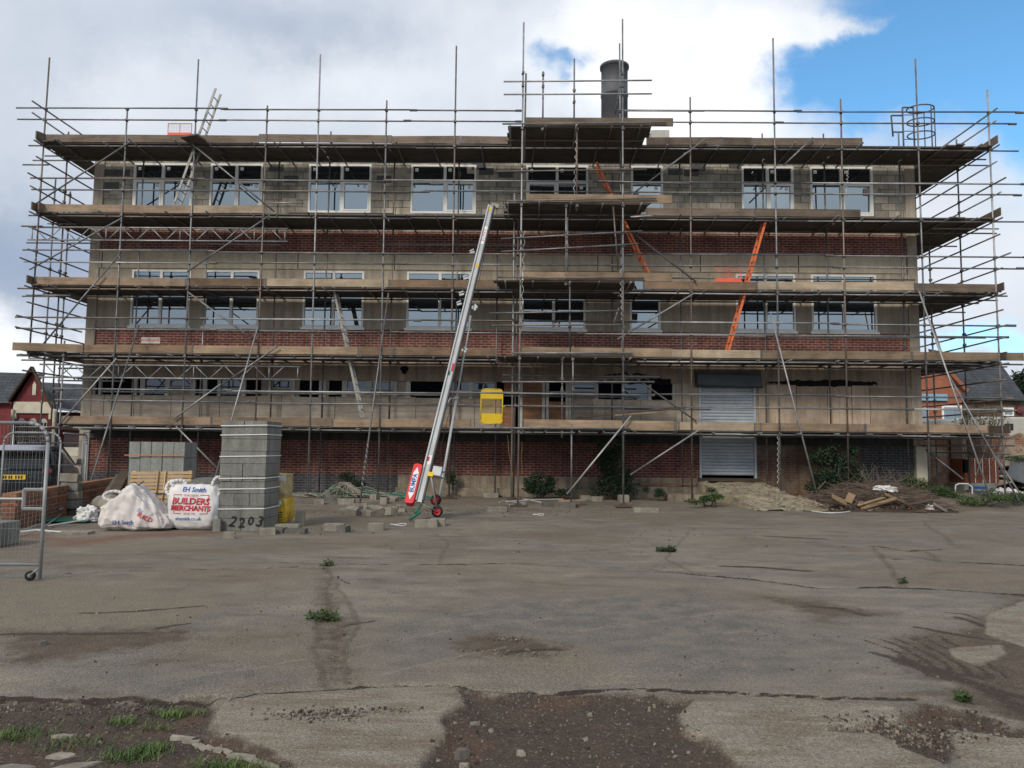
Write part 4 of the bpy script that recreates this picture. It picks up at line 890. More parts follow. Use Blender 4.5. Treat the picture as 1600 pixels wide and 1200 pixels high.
# ---------------------------------------------------------------- brick guards
def brick_guard(label, x0, y0, x1, y1, Y):
    a, zt = ony(x0, y0, Y); b, zb = ony(x1, y1, Y); t = thing('brick_guard', label, 'mesh guard', ((a+b)/2, Y, zb), 'orange mesh brick guards on the lifts')
    m = MB(); 
    for p_, q_ in (((a, zt), (b, zt)), ((b, zt), (b, zb)), ((b, zb), (a, zb)), ((a, zb), (a, zt)), (((a+b)/2, zt), ((a+b)/2, zb))): m.tube((p_[0], Y, p_[1]), (q_[0], Y, q_[1]), .011, 6)
    m.build('frame', 'orange_mesh', t); m = MB()
    for x in np.arange(a, b, .05): m.tube((x, Y, zt), (x, Y, zb), .0022, 4)
    for z in np.arange(zb, zt, .05): m.tube((a, Y, z), (b, Y, z), .0022, 4)
    m.build('mesh', 'orange_mesh', t); m = MB(); h = (zt-zb)*.24; m.box(a, b, Y-.008, Y+.008, zb, zb+h); m.build('toe_panel', 'orange_mesh', t)
brick_guard('red-orange mesh guard standing on the top lift left of the ladder', 263, 193, 299, 212, SY+.1)
brick_guard('red-orange mesh guard on the third lift beside the orange ladder', 1118, 417, 1158, 441, SY+.1)
m = MB(); a, z = ony(222, 527, SY+.2); b, z2 = ony(251, 537, SY+.2); m.box(a, b, SY+.16, SY+.175, z2, z); sg = m.build('warning_sign', 'caravan'); tag(sg, 'small white warning sign in red lettering on the second lift at the left', 'sign')
def put_text(s, size, X, Y, Z, mat, parent, name='lettering', R=Matrix.Rotation(math.pi/2, 3, 'X'), **k):
    vs, fs = text_mesh(s, size, **k); m = MB(); m.add([Vector((X, Y, Z))+R @ Vector(v) for v in vs], fs); return m.build(name, mat, parent)
put_text('WARNING', .12, (a+b)/2, SY+.154, (z+z2)/2, 'redprint', sg)
# yellow mesh gate on the first lift
a, zt = ony(752, 608, SY-.1); b, zb = ony(785, 662, SY-.1); Y = SY-.12
yg = thing('loading_gate', 'yellow rounded gate with a mesh middle standing on the lowest lift', 'gate', ((a+b)/2, Y, zb))
def rrect(x0, x1, z0, z1, r, n=5):
    pts = []
    for cx, cz, s0 in ((x1-r, z1-r, 0), (x0+r, z1-r, 90), (x0+r, z0+r, 180), (x1-r, z0+r, 270)):
        pts += [(cx+r*math.cos(math.radians(s0+90*i/n)), cz+r*math.sin(math.radians(s0+90*i/n))) for i in range(n+1)]
    return pts
pts = rrect(a, b, zb, zt, .10); m = MB(); m.path([(x, Y, z) for x, z in pts+pts[:1]], .016, 6); m.build('frame', 'yellow', yg, True)
h = zt-zb; pr = rrect(a+.01, b-.01, zb+.01, zt-.01, .095)
m = MB(); up = [(x, max(z, zt-.28*h)) for x, z in pr]; m.prism(up, Y-.004, Y+.004); m.build('top_panel', 'yellow', yg)
m = MB(); lo = [(x, min(z, zb+.29*h)) for x, z in pr]; m.prism(lo, Y-.004, Y+.004); m.build('bottom_panel', 'yellow', yg)
m = MB()
for x in np.arange(a+.05, b-.02, .048): m.tube((x, Y, zb+.27*h), (x, Y, zt-.27*h), .0026, 5)
for z in np.arange(zb+.30*h, zt-.28*h, .048): m.tube((a+.01, Y, z), (b-.01, Y, z), .0026, 5)
m.build('mesh', 'yellow', yg); m = MB(); m.tube((b, Y, (zt+zb)/2), (b+.07, Y, (zt+zb)/2), .018, 6); m.build('latch', 'yellow', yg)
# loose planks on the tower's lowest deck
for k, (p0, p1, dy, mt_) in enumerate([((905, 652), (1063, 638), .5, 'timber_dark'), ((960, 649), (1048, 642), .36, 'toe')]):
    m = MB(); m.beam((X_(*p0, TY+dy), TY+dy, Z_(*p0, TY+dy)), (X_(*p1, TY+dy), TY+dy+.1, Z_(*p1, TY+dy)), .2, .04)
    tag(m.build('loose_plank', mt_), ['dark plank propped up at its right end on the tower\'s lowest deck', 'paler short plank lying below the dark one on the tower\'s lowest deck'][k], 'plank')
# ropes hanging from the first lift
for k, (p0, p1) in enumerate([((791, 672), (801, 745)), ((815, 690), (815, 740))]):
    m = MB(); A = Vector((X_(*p0, SY+.3), SY+.3, Z_(*p0, SY+.3))); B = Vector((X_(*p1, SY+.3), SY+.3, Z_(*p1, SY+.3)))
    m.path([A.lerp(B, t)+Vector((math.sin(t*9)*.012, 0, 0)) for t in np.linspace(0, 1, 12)], .007, 5); tag(m.build('hanging_rope', 'rope'), ['thin orange rope hanging left of the tower leg', 'thin orange rope hanging right of the tower leg'][k], 'rope')

# ---------------------------------------------------------------- the inclined brick hoist
hy0 = 16.4; B0 = Vector((X_(655, 785, hy0), hy0, Z_(648, 785, hy0))); yt_ = 20.25; T0 = Vector((X_(768, 322, yt_), yt_, Z_(768, 322, yt_)))
ho = thing('brick_hoist', 'long silver inclined brick hoist with a red motor case and two red wheels', 'hoist', (B0.x, B0.y, 0))
d = (T0-B0).normalized(); sx = Vector((1, 0, 0)); sx = (sx-d*sx.dot(d)).normalized(); nn_ = sx.cross(d)       # nn_ points away from the camera side
Rm = Matrix((sx, nn_, d)).transposed(); L0 = (T0-B0).length
def hb(c, size): return B0+Rm @ Vector(c), size
m = MB(); m.obox(B0+Rm @ Vector((0, 0, L0/2)), (.115, .06, L0), Rm); m.build('track', 'alu', ho)
for s_ in (-1, 1):
    m = MB(); m.obox(B0+Rm @ Vector((s_*.072, .02, L0/2)), (.03, .12, L0*.995), Rm); m.build('side_rail', 'flue' if s_ > 0 else 'alu', ho)
Fn = -1 if nn_.y > 0 else 1                    # direction that faces the camera
for k, (t, c, w1, w2) in enumerate([(.115, 'white', .15, .22), (.117, 'redprint', .08, .10), (.395, 'redprint', .10, .22), (.375, 'green', .07, .12), (.755, 'yellow', .13, .12), (.985, 'yellow', .12, .14)]):
    m = MB(); m.obox(B0+Rm @ Vector((.03*(-1)**k, Fn*(.032+.0015*(k % 3)), L0*t)), (w1*.75, .003, w2), Rm); m.build('sticker', c, ho)
m = MB(); m.obox(B0+Rm @ Vector((0, Fn*.033, L0*.875)), (.09, .003, .62), Rm); m.build('name_panel', 'white', ho)
def on_hoist(s, size, t, mat, off=.036, side=0.0, **k):
    vs, fs = text_mesh(s, size, **k); m = MB(); O = B0+Rm @ Vector((side, Fn*off, L0*t))
    m.add([O+d*v[0]-sx*v[1]*(1) for v in vs], fs); return m.build('lettering', mat, ho)
on_hoist('BUMPA', .11, .875, 'redprint', spacing=1.3)
for t, s_ in ((.60, 1), (.80, -1), (.605, -1), (.595, 1), (.70, -1), (.45, 1), (.64, -1)):
    m = MB(); c = B0+Rm @ Vector((s_*.19, .05, L0*t)); m.obox(c, (.12, .03, .05), Rm @ rot(0, s_*.5, 0)); m.obox(c+Rm @ Vector((s_*.03, 0, .07)), (.12, .03, .03), Rm @ rot(0, s_*.7, 0)); m.build('guide_clip', 'alu', ho)
# red case at the foot, to the left
m = MB(); cc = B0+Rm @ Vector((-.19, Fn*.05, .36)); prof = rrect(-.095, .095, -.46, .46, .06)
n = len(prof); vs = [cc+sx*x+nn_*(Fn*.09)+d*z for x, z in prof]+[cc+sx*x-nn_*(Fn*.09)+d*z for x, z in prof]
m.add(vs, [tuple(range(n)), tuple(range(2*n-1, n-1, -1))]+[(i, n+i, n+(i+1) % n, (i+1) % n) for i in range(n)]); mc = m.build('motor_case', 'red', ho)
pl = [(-.058, -.24), (0, -.38), (.058, -.24), (.058, .24), (0, .38), (-.058, .24)]
m = MB(); m.add([cc+sx*x+nn_*(Fn*.093)+d*z for x, z in pl], [tuple(range(6))]); m.build('name_plate', 'white', mc)
vs, fs = text_mesh('BUMPA', .135, spacing=1.0, offset=.004); m = MB(); m.add([cc+nn_*(Fn*.097)+d*v[0]-sx*v[1] for v in vs], fs); m.build('lettering', 'blue', mc)
# carriage, wheels, prop
def wheel(px, py, Y, r=.125):
    x, z = ony(px, py, Y); z = max(z, r+.01); m = MB(); prof_ = [(r*.62, -.035), (r*.95, -.035), (r, -.015), (r, .015), (r*.95, .035), (r*.62, .035)]
    m.lathe((x, Y, z), prof_, 24, 'Y'); wh = m.build('wheel', 'rubber', ho, True)
    m = MB(); m.lathe((x, Y, z), [(0.0, -.03), (r*.2, -.034), (r*.25, -.012), (r*.55, -.012), (r*.66, -.03), (r*.66, .03), (r*.2, .03), (0.0, .03)], 24, 'Y'); m.build('rim', 'red', wh, True); return Vector((x, Y, z))
w1 = wheel(681, 781, 17.6); w2 = wheel(683, 799, 16.75)
m = MB(); br = B0+Rm @ Vector((.14, 0, .62)); m.tube(br, w1, .02); m.tube(br+Vector((0, -.15, 0)), w2, .02); m.tube(w1, w2, .016); m.tube(B0+Rm @ Vector((.1, 0, .1)), w1+Vector((0, 0, .03)), .015); m.tube(B0+Vector((.1, -.05, -.05)), w2, .018); m.build('carriage', 'alu_old', ho, True)
m = MB(); f0 = Vector((B0.x-.17, hy0-.25, .04)); m.tube(B0+Rm @ Vector((.05, 0, -.05)), f0+Vector((.12, 0, .14)), .025); m.tube(f0, f0+Vector((.22, .05, .16)), .035); m.build('foot', 'green', ho, True)
m = MB(); m.obox(B0+Rm @ Vector((.24, Fn*.06, .72)), (.2, .16, .22), Rm); m.obox(B0+Rm @ Vector((.34, Fn*.03, .78)), (.1, .1, .05), Rm); m.obox(B0+Rm @ Vector((.34, Fn*.03, .64)), (.1, .1, .05), Rm); m.build('winch', 'alu', ho, bevel=.01)
m = MB(); m.obox(B0+Rm @ Vector((.12, Fn*.10, .62)), (.12, .09, .10), Rm); m.build('control_box', 'yellow', ho)
pt = B0+Rm @ Vector((.16, .05, L0*.57)); pb = Vector((X_(684, 770, 17.7), 17.7, .14)); m = MB(); m.tube(pb, pb.lerp(pt, .55), .032, 10); m.tube(pb.lerp(pt, .55), pt, .022, 10); m.build('prop_leg', 'alu', ho, True)
mid = pb.lerp(pt, .56); m = MB(); m.obox(mid, (.09, .09, .06), rot(0, 0, 0)); m.path([mid, mid+Vector((-.15, -.05, -.02)), mid+Vector((-.22, -.05, -.14))], .01); m.build('prop_clamp', 'alu', ho)
m = MB(); m.path([T0+Vector((.05, -.05, -.1)), T0+Vector((.12, 0, .06)), T0+Vector((.3, .1, .03)), T0+Vector((.45, .2, .1))], .02); m.obox(T0+Vector((.1, 0, 0)), (.2, .12, .1), rot(0, .3, 0)); m.build('head_pulley', 'alu_old', ho)
m = MB(); m.path([B0.lerp(T0, .08)+Vector((.2, -.1, 0)), B0.lerp(T0, .6)+Vector((.17, -.1, 0)), T0+Vector((.1, -.05, 0))], .006, 5); m.build('cable', 'rubber', ho)

# ---------------------------------------------------------------- things in the yard, left
def block_wall(name, x0, x1, y0, y1, z0, courses, cols, mat, parent, ang=0, c=None, jit=.008, rows=1, skip=0):
    """a pack of separate blocks, stacked in courses; each block is a part"""
    c = c or Vector(((x0+x1)/2, (y0+y1)/2, 0)); Rz = rot(0, 0, ang); W = x1-x0; D_ = y1-y0
    z = z0
    for ci, (h, n) in enumerate(courses):
        for i in range(n):
            w_ = W/n
            cx = -W/2+w_*(i+.5)+random.uniform(-jit, jit)*.3
            p = c+Rz @ Vector((cx, random.uniform(-jit, jit), 0)); m = MB(); m.obox((p.x, p.y, z+h/2), (w_-.008, D_+random.uniform(-jit, jit), h-.006), Rz)
            o = m.build(name, mat, parent, bevel=.004)
        z += h
    return z
def strap(par, c, W, D_, z, ang, dz=0, off=.006):
    Rz = rot(0, 0, ang); P_ = [Vector(c)+Rz @ Vector((a*(W/2+off), b*(D_/2+off), z+a*dz)) for a, b in ((-1, -1), (1, -1), (1, 1), (-1, 1))]
    m = MB()
    for a, b in zip(P_, P_[1:]+P_[:1]): m.beam(a, b, .004, .016)
    return m.build('strap', 'strap', par)
# tall strapped stack
cY = 14.35; xa = X_(343, 760, 14.0); xb = X_(416, 760, 14.0); W = xb-xa; Dp = .74; cx = (xa+xb)/2
st = thing('block_stack', 'tall strapped stack of grey blocks with a four-digit number written near its foot', 'block stack', (cx, cY, 0))
zt = block_wall('block', xa, xb, 14.0, 14.0+Dp, gz(cx, 14)+.0, [(.225, 2), (.225, 2), (.225, 3), (.215, 2), (.10, 4), (.225, 2), (.225, 1), (.225, 1), (.215, 1), (.12, 2)], 0, 'grey_block', st, ang=-.04, jit=.012)
cst = Vector((cx, 14.0+Dp/2, 0))
for z in (.40, .76, .95, 1.35, 1.74, 1.91): strap(st, cst, W+.004, Dp+.022, z, -.04, .01)
for i_, (ch_, r_, dz_, sz_) in enumerate([('2', -.12, 0, .27), ('2', .10, -.02, .25), ('0', .05, .015, .22), ('3', -.08, .01, .27)]):
    put_text(ch_, sz_, cx-.17+.165*i_, 14.0-.026-.04*(-.17+.165*i_), .165+dz_, 'blackpen', st, 'written_digit', Matrix.Rotation(math.pi/2, 3, 'X') @ Matrix.Rotation(r_, 3, 'Z'), shear=.25, offset=.002)
tb = MB(); tb.box(xa-.04, xa+.10, 13.86, 13.95, 0, .22); tag(tb.build('loose_block', 'grey_block', bevel=.004), 'single grey block standing on end against the left foot of the tall stack', 'block')
# shorter stack on pallets
s2a, s2b = X_(200, 715, 15.9), X_(283, 715, 15.9); c2 = Vector(((s2a+s2b)/2, 16.3, 0))
st2 = thing('block_stack', 'low wide stack of pale grey blocks behind the upright wooden pallet', 'block stack', (c2.x, 16.3, 0))
block_wall('block', s2a, s2b, 15.95, 16.75, .03, [(.225, 4), (.225, 4), (.225, 4), (.225, 4)], 0, 'lgrey_block', st2, ang=.10, c=c2)
block_wall('block', s2a, s2b, 15.95, 16.75, .93, [(.34, 5), (.33, 5)], 0, 'lgrey_block', st2, ang=.10, c=c2, jit=.015)
m = MB(); m.obox((c2.x, 15.88, 1.32), (1.2, .004, .02), rot(0, 0, .10)); m.build('strap', 'orange', st2)
def pallet(label, x0, x1, z0, z1, Y, lean, skew=0):
    t = thing('pallet', label, 'pallet', ((x0+x1)/2, Y, z0), 'wooden pallets stood on edge'); n = 6; H_ = z1-z0
    def P_(x, u, dpt): return Vector((x, Y+dpt+lean*u/H_, z0+u+skew*(x-x0)))
    for i in range(n):
        u = H_*(i+.5)/n; m = MB(); m.beam(P_(x0, u, 0), P_(x1, u, 0), .018, H_/n*random.uniform(.70, .86)); m.build('slat', 'pallet', t)
    for x in (x0+.05, x0+(x1-x0)*.46, x0+(x1-x0)*.58, x1-.05):
        m = MB(); m.beam(P_(x, 0, .06 if x in (x0+.05, x1-.05) else -.012), P_(x, H_, .06 if x in (x0+.05, x1-.05) else -.012), .07 if x in (x0+.05, x1-.05) else .02, .08, Vector((0, 1, 0))); m.build('stringer', 'pallet', t)
p2a, p2b = X_(200, 790, 15.4), X_(296, 790, 15.4)
pallet('upper wooden pallet on edge between the pale block stack and the slumped bag', p2a, p2b, .56, 1.0, 15.4, .06, .02)
pallet('lower wooden pallet mostly hidden behind the slumped bag', p2a+.05, p2b, .02, .55, 15.25, .08)

# bulk bags
def bag(name, label, c, W, D_, H_, seed, mat, ang=0, ears=(), slump=0, sub_n=22, ex=6):
    r = random.Random(seed); t = thing(name, label, 'bulk bag', (c[0], c[1], gz(c[0], c[1])))
    import bmesh
    bm = bmesh.new(); bmesh.ops.create_cube(bm, size=2); bmesh.ops.subdivide_edges(bm, edges=bm.edges[:], cuts=sub_n, use_grid_fill=True)
    Rz = rot(0, 0, ang); vs = []; cg = Vector((c[0], c[1], gz(c[0], c[1])))
    from mathutils import noise as mn
    for v in bm.verts:
        p = v.co.copy(); e_ = .30; q_ = p.copy()
        n_ = (abs(p.x)**ex+abs(p.y)**ex+abs(p.z)**ex)**(1/ex); p = p/max(n_, .01)*1.0
        bulge = 1+(.07 if ex < 10 else .015)*(1-p.z*p.z)-.05*(p.z < -.6)*abs(p.z)
        x, y, z = p.x*bulge, p.y*bulge, p.z
        z01 = (z+1)/2
        if slump:
            prof_ = 1-.66*sst(np.array([x]), -.30, .95)[0]-.38*sst(np.array([-x]), .35, 1.0)[0]+.10*math.exp(-((x+.18)/.12)**2)
            x *= 1+.10*(1-z01); z01 = z01*prof_ if z01 > .1 else z01; y *= 1-.28*z01
        co = Vector((x*W/2, y*D_/2, z01*H_))
        nv = mn.fractal(Vector((co.x*3.2+seed, co.y*3.2, co.z*2.2)), 1.0, 2.0, 5)
        cr_ = 1-abs(mn.noise(Vector((co.x*6+seed*3, co.y*6, co.z*3.2))))*2
        amp = .026 if not slump else .048; dirn = Vector((p.x, p.y, p.z*.6)).normalized()
        fold = 1-abs(mn.noise(Vector((math.atan2(p.y, p.x)*(5.0 if slump else 3.5)+seed, co.z*2.2+x*1.5, seed))))*2.2
        co += dirn*max(fold, 0)**2*(.055 if slump else .018)*min(1, co.z*5)
        if z > .6 and not slump: co.z -= .10*(1-max(abs(p.x), abs(p.y)))
        co += dirn*(nv*amp+max(cr_-.55, 0)*amp*1.5*(1 if co.z > .06 else 0))
        co.z = max(co.z, .003)
        v.co = Rz @ co+cg
    bm.normal_update(); vs = [tuple(v.co) for v in bm.verts]; bm.verts.index_update(); fs = [tuple(v.index for v in f.verts) for f in bm.faces]
    m = MB(); m.add(vs, fs); o = m.build('sack', mat, t, True); bv = BVHTree.FromPolygons(vs, fs); bm.free()
    for (ex, ez, w_, h_, tw) in ears:
        m = MB(); X0 = c[0]+ex; Z0 = gz(c[0], c[1])+ez; Y0 = c[1]-D_/2*.75; pts_ = []
        for i in range(13):
            a_ = math.pi*2*i/12; pts_.append(Vector((X0+math.cos(a_)*w_, Y0+math.sin(a_+tw)*.05, Z0+math.sin(a_)*h_)))
        m.path(pts_, .028, 8)
        m.build('lifting_loop', mat, t, True)
    return t, bv
def project_text(s, size, X, Z, bv, mat, par, y0, R2=0, maxl=.03, **k):
    vs, fs = sub(*text_mesh(s, size, **k), maxl); m = MB(); out = []
    for v in vs:
        x = v[0]*math.cos(R2)-v[1]*math.sin(R2)+X; z = v[0]*math.sin(R2)+v[1]*math.cos(R2)+Z
        h = bv.ray_cast(Vector((x, y0-2, z)), Vector((0, 1, 0))); out.append((x, (h[0].y if h[0] else y0)-.007, z))
    m.add(out, fs); return m.build('lettering', mat, par)
bx = X_(304, 800, 14.1); b2, bv2 = bag('builders_bag', 'upright white builders bag with red and blue print beside the tall stack', (bx, 14.36), .90, .80, .86, 3, 'bag', -.03,
                [(-.42, .76, .10, .13, .4), (.42, .80, .09, .17, .9), (-.30, .84, .12, .06, 1.2)])
m = MB(); m.lathe((bx+.1, 14.46, .78), [(.42, 0), (.36, .08), (.22, .15), (.0, .17)], 20); tag(m.build('grit_heap', 'sand_grey', b2, True))
y0 = 14.0
project_text('EH Smith', .115, bx+.05, .735, bv2, 'blue', b2, y0, -.03, offset=.003)
project_text('YOUR LOCAL', .045, bx, .635, bv2, 'redprint', b2, y0); project_text('BUILDERS', .158, bx, .525, bv2, 'redprint', b2, y0, -.02, offset=.006, shear=.12)
project_text('MERCHANTS', .125, bx, .40, bv2, 'redprint', b2, y0, -.02, offset=.006, shear=.12); project_text('SINCE 1922', .045, bx-.02, .305, bv2, 'redprint', b2, y0)
project_text('ehsmith.co.uk', .085, bx-.04, .215, bv2, 'blue', b2, y0, offset=.001)
def project_bar(x0, z0, x1, z1, w_, bv, mat, par, y0):
    m = MB(); n = 16; A_ = Vector((x0, 0, z0)); B_ = Vector((x1, 0, z1)); pn = Vector((-(B_-A_).z, 0, (B_-A_).x)).normalized()*w_/2; pr = []
    for i in range(n+1):
        p = A_.lerp(B_, i/n)
        for s_ in (-1, 1):
            q_ = p+pn*s_; h = bv.ray_cast(Vector((q_.x, y0-2, q_.z)), Vector((0, 1, 0))); pr.append((q_.x, (h[0].y if h[0] else y0)-.006, q_.z))
    m.add(pr, [(2*i, 2*i+1, 2*i+3, 2*i+2) for i in range(n)]); return m.build('printed_line', mat, par)
for q_ in ((-.32, .645, -.17, .645), (.17, .64, .33, .64), (.33, .64, .31, .31), (.31, .31, .17, .305), (-.17, .305, -.31, .31), (-.31, .31, -.32, .645)): project_bar(bx+q_[0], q_[1], bx+q_[2], q_[3], .012, bv2, 'redprint', b2, y0)
bx1 = X_(211, 805, 13.9); b1, bv1 = bag('builders_bag', 'slumped half-empty white builders bag with a stick poking out of it', (bx1, 14.18), 1.06, .95, .72, 8, 'bag_dirty', .08, [(-.38, .62, .16, .08, .5)], slump=1, sub_n=34)
project_text('EH Smith', .10, bx1-.10, .155, bv1, 'blue', b1, 13.7, .02, offset=.002); project_text('BUILD', .10, bx1+.27, .25, bv1, 'redprint', b1, 13.7, -.5, offset=.003)
project_text('EH', .09, bx1+.18, .36, bv1, 'blue', b1, 13.7, -.5)
m = MB(); s0 = Vector((X_(209, 783, 14.1), 14.1, Z_(209, 783, 14.1)-.14)); s1 = Vector((X_(216, 758, 14.1), 14.1, Z_(216, 758, 14.1))); m.tube(s0, s1, .018); m.tube(s1, s1+Vector((-.08, 0, .06)), .012); m.tube(s1, s1+Vector((.10, 0, .07)), .012); tag(m.build('digging_tool', 'twig'), 'forked stick poking out of the slumped bag', 'stick')
def sack(label, c, W, D_, H_, mat, seed):
    t, bv_ = bag('cement_sack', label, c, W, D_, H_, seed, mat, 0, sub_n=18, ex=16); t['category'] = 'sack'; return t, bv_
sx_ = X_(434, 780, 15.0)
for k, (z, h, mt_, lb) in enumerate([(0.0, .48, 'wrap_yellow', 'bottom yellow plastic-wrapped sack beside the tall stack'), (.46, .50, 'wrap_clear', 'top clear-wrapped tan sack beside the tall stack')]):
    t, bv_ = sack(lb, (sx_-.02*k, 15.1), .42, .5, h, mt_, 20+k); t.location.z += z+.06
    if k == 0:
        for i in range(6): project_text('lll', .20, sx_-.11+.07*(i % 4), .17+.09*(i//4), bv_, 'timber_dark', t, 14.8, math.pi/2, spacing=1.0) if i < 4 else None
    m = MB(); m.add([(sx_-.21+.42*i/10, 14.84-.012, .34+z*0+.02*math.sin(i)) for i in range(11)]+[(sx_-.21+.42*i/10, 14.84-.012, .43+.02*math.sin(i)) for i in range(11)], [(i, i+1, 12+i, 11+i) for i in range(10)]); m.build('band', 'bag', t)

# leaf and grass builders
def leaves(name, mat, parent, clumps, n, size, seed, aspect=2.2, up=.2):
    r = np.random.default_rng(seed); m = MB(); V = []; F_ = []
    wts = np.array([c[3]*c[4]*c[5] for c in clumps]); wts = wts/wts.sum()
    for i in range(n):
        c = clumps[r.choice(len(clumps), p=wts)]; d_ = r.normal(size=3); d_ /= np.linalg.norm(d_); rad = r.random()**.45
        p = np.array(c[:3])+d_*rad*np.array(c[3:6]); 
        if p[2] < c[6] if len(c) > 6 else False: continue
        a = r.normal(size=3); a[2] = a[2]*.6+up; a /= np.linalg.norm(a); b = np.cross(a, r.normal(size=3)); b /= np.linalg.norm(b); nn = np.cross(a, b)
        s_ = size*r.uniform(.55, 1.3); k = len(V)
        V += [tuple(p), tuple(p+a*s_*.5+b*s_/aspect*.5+nn*s_*.06), tuple(p+a*s_), tuple(p+a*s_*.5-b*s_/aspect*.5+nn*s_*.06)]; F_.append((k, k+1, k+2, k+3))
    m.v = V; m.f = F_; return m.build(name, mat, parent)
def bush(name, label, cat, base, clumps, n, size, seed, mat='leaf', stems=9, group=None):
    t = thing(name, label, cat, base, group); b0 = Vector(base)
    leaves('foliage', mat, t, clumps, n, size, seed)
    m = MB(); r = random.Random(seed); ws = 1.0 if n > 700 else .35
    for i in range(stems):
        c = clumps[i % len(clumps)]; tip = Vector(c[:3])+Vector((r.uniform(-1, 1)*c[3], r.uniform(-1, 1)*c[4], r.uniform(.1, .9)*c[5])); f = b0+Vector((r.uniform(-.15, .15), r.uniform(-.1, .1), 0))*ws; md = f.lerp(tip, .5)+Vector((r.uniform(-.1, .1), 0, .1))*ws
        m.tube(f, md, .014*ws, 5, .010*ws); m.tube(md, tip, .010*ws, 5, .003*ws)
    m.build('stem', 'bark', t, True); return t
def cl(px, py, Y, rx_, ry_, rz_): x, z = ony(px, py, Y); return (x, Y, z, rx_, ry_, rz_)
bY = 22.3
bush('bush', 'tall dark green bush growing against the wall at the right leg of the tower', 'bush', (X_(962, 780, bY), bY, gz(3, bY)),
     [cl(958, 755, bY, .48, .35, .38), cl(950, 720, bY, .36, .3, .42), cl(968, 700, bY, .2, .2, .40), cl(940, 690, bY, .16, .2, .25), cl(975, 745, bY, .3, .25, .3), cl(958, 672, bY, .13, .15, .3), cl(985, 765, bY, .28, .2, .14), cl(935, 770, bY, .3, .2, .14), cl(918, 702, bY, .1, .1, .1)], 5200, .085, 31, 'leaf_dark', 16)
bush('bush', 'low dark green bush against the wall left of the tower\'s middle leg', 'bush', (X_(842, 780, bY), bY, gz(0, bY)),
     [cl(845, 762, bY, .42, .3, .24), cl(828, 758, bY, .22, .25, .25), cl(860, 752, bY, .2, .2, .18), cl(880, 770, bY, .3, .2, .10), cl(840, 744, bY, .22, .2, .12)], 3000, .08, 32, 'leaf_dark', 10)
bush('bush', 'wide dark bush against the wall behind the rubble at the right', 'bush', (X_(1300, 760, bY), bY, .3),
     [cl(1295, 748, bY, .48, .35, .32), cl(1318, 725, bY, .36, .3, .26), cl(1285, 715, bY, .35, .3, .25), cl(1340, 745, bY, .3, .25, .28), cl(1275, 762, bY, .3, .25, .2), cl(1330, 705, bY, .25, .2, .2), cl(1300, 700, bY, .2, .2, .15)], 6000, .09, 33, 'leaf_dark', 18)
bush('weed', 'small dark weed against the ledge right of the tall bush', 'weed', (X_(1030, 778, 22.0), 22.0, .1), [cl(1030, 770, 22.0, .16, .1, .14), cl(1010, 765, 22.0, .1, .08, .1)], 500, .07, 34, 'leaf_dark', 6)
bush('weed', 'bright leafy weed creeping over the ground at the left edge of the ramp', 'weed', (X_(1110, 782, 20.6), 20.6, .05), [cl(1105, 779, 20.6, .22, .2, .07), cl(1120, 776, 20.6, .18, .15, .07), cl(1088, 785, 20.3, .3, .12, .03), cl(1112, 766, 21.0, .12, .1, .08)], 1100, .075, 35, 'leaf', 6)
bush('weed', 'green weeds at the foot of the right-hand corner post beside the rubble', 'weed', (X_(1450, 770, 22.6), 22.6, .3), [cl(1440, 758, 22.8, .35, .25, .22), cl(1470, 768, 22.0, .4, .3, .16), cl(1420, 750, 22.9, .2, .2, .2)], 1800, .07, 36, 'leaf', 8)
bush('weed', 'low green weeds below the brick packs at the right edge', 'weed', (X_(1530, 785, 21.2), 21.2, .05), [cl(1515, 783, 21.2, .4, .3, .13), cl(1560, 780, 21.0, .5, .3, .12), cl(1595, 778, 21.2, .5, .3, .16), cl(1490, 775, 21.8, .3, .2, .16), cl(1545, 770, 22.0, .4, .2, .12)], 2600, .065, 37, 'leaf', 8)
bush('weed', 'dark weed growing against the plinth behind the heap of pale cables', 'weed', (X_(540, 765, 23.0), 23.0, .1), [cl(541, 745, 23.1, .25, .1, .12), cl(560, 757, 23.0, .3, .1, .1)], 500, .07, 38, 'leaf_dark', 6)
bush('weed', 'dark weed against the plinth behind the hoist wheels', 'weed', (X_(706, 770, 23.0), 23.0, .1), [cl(706, 748, 23.0, .2, .12, .25)], 500, .07, 39, 'leaf_dark', 6)
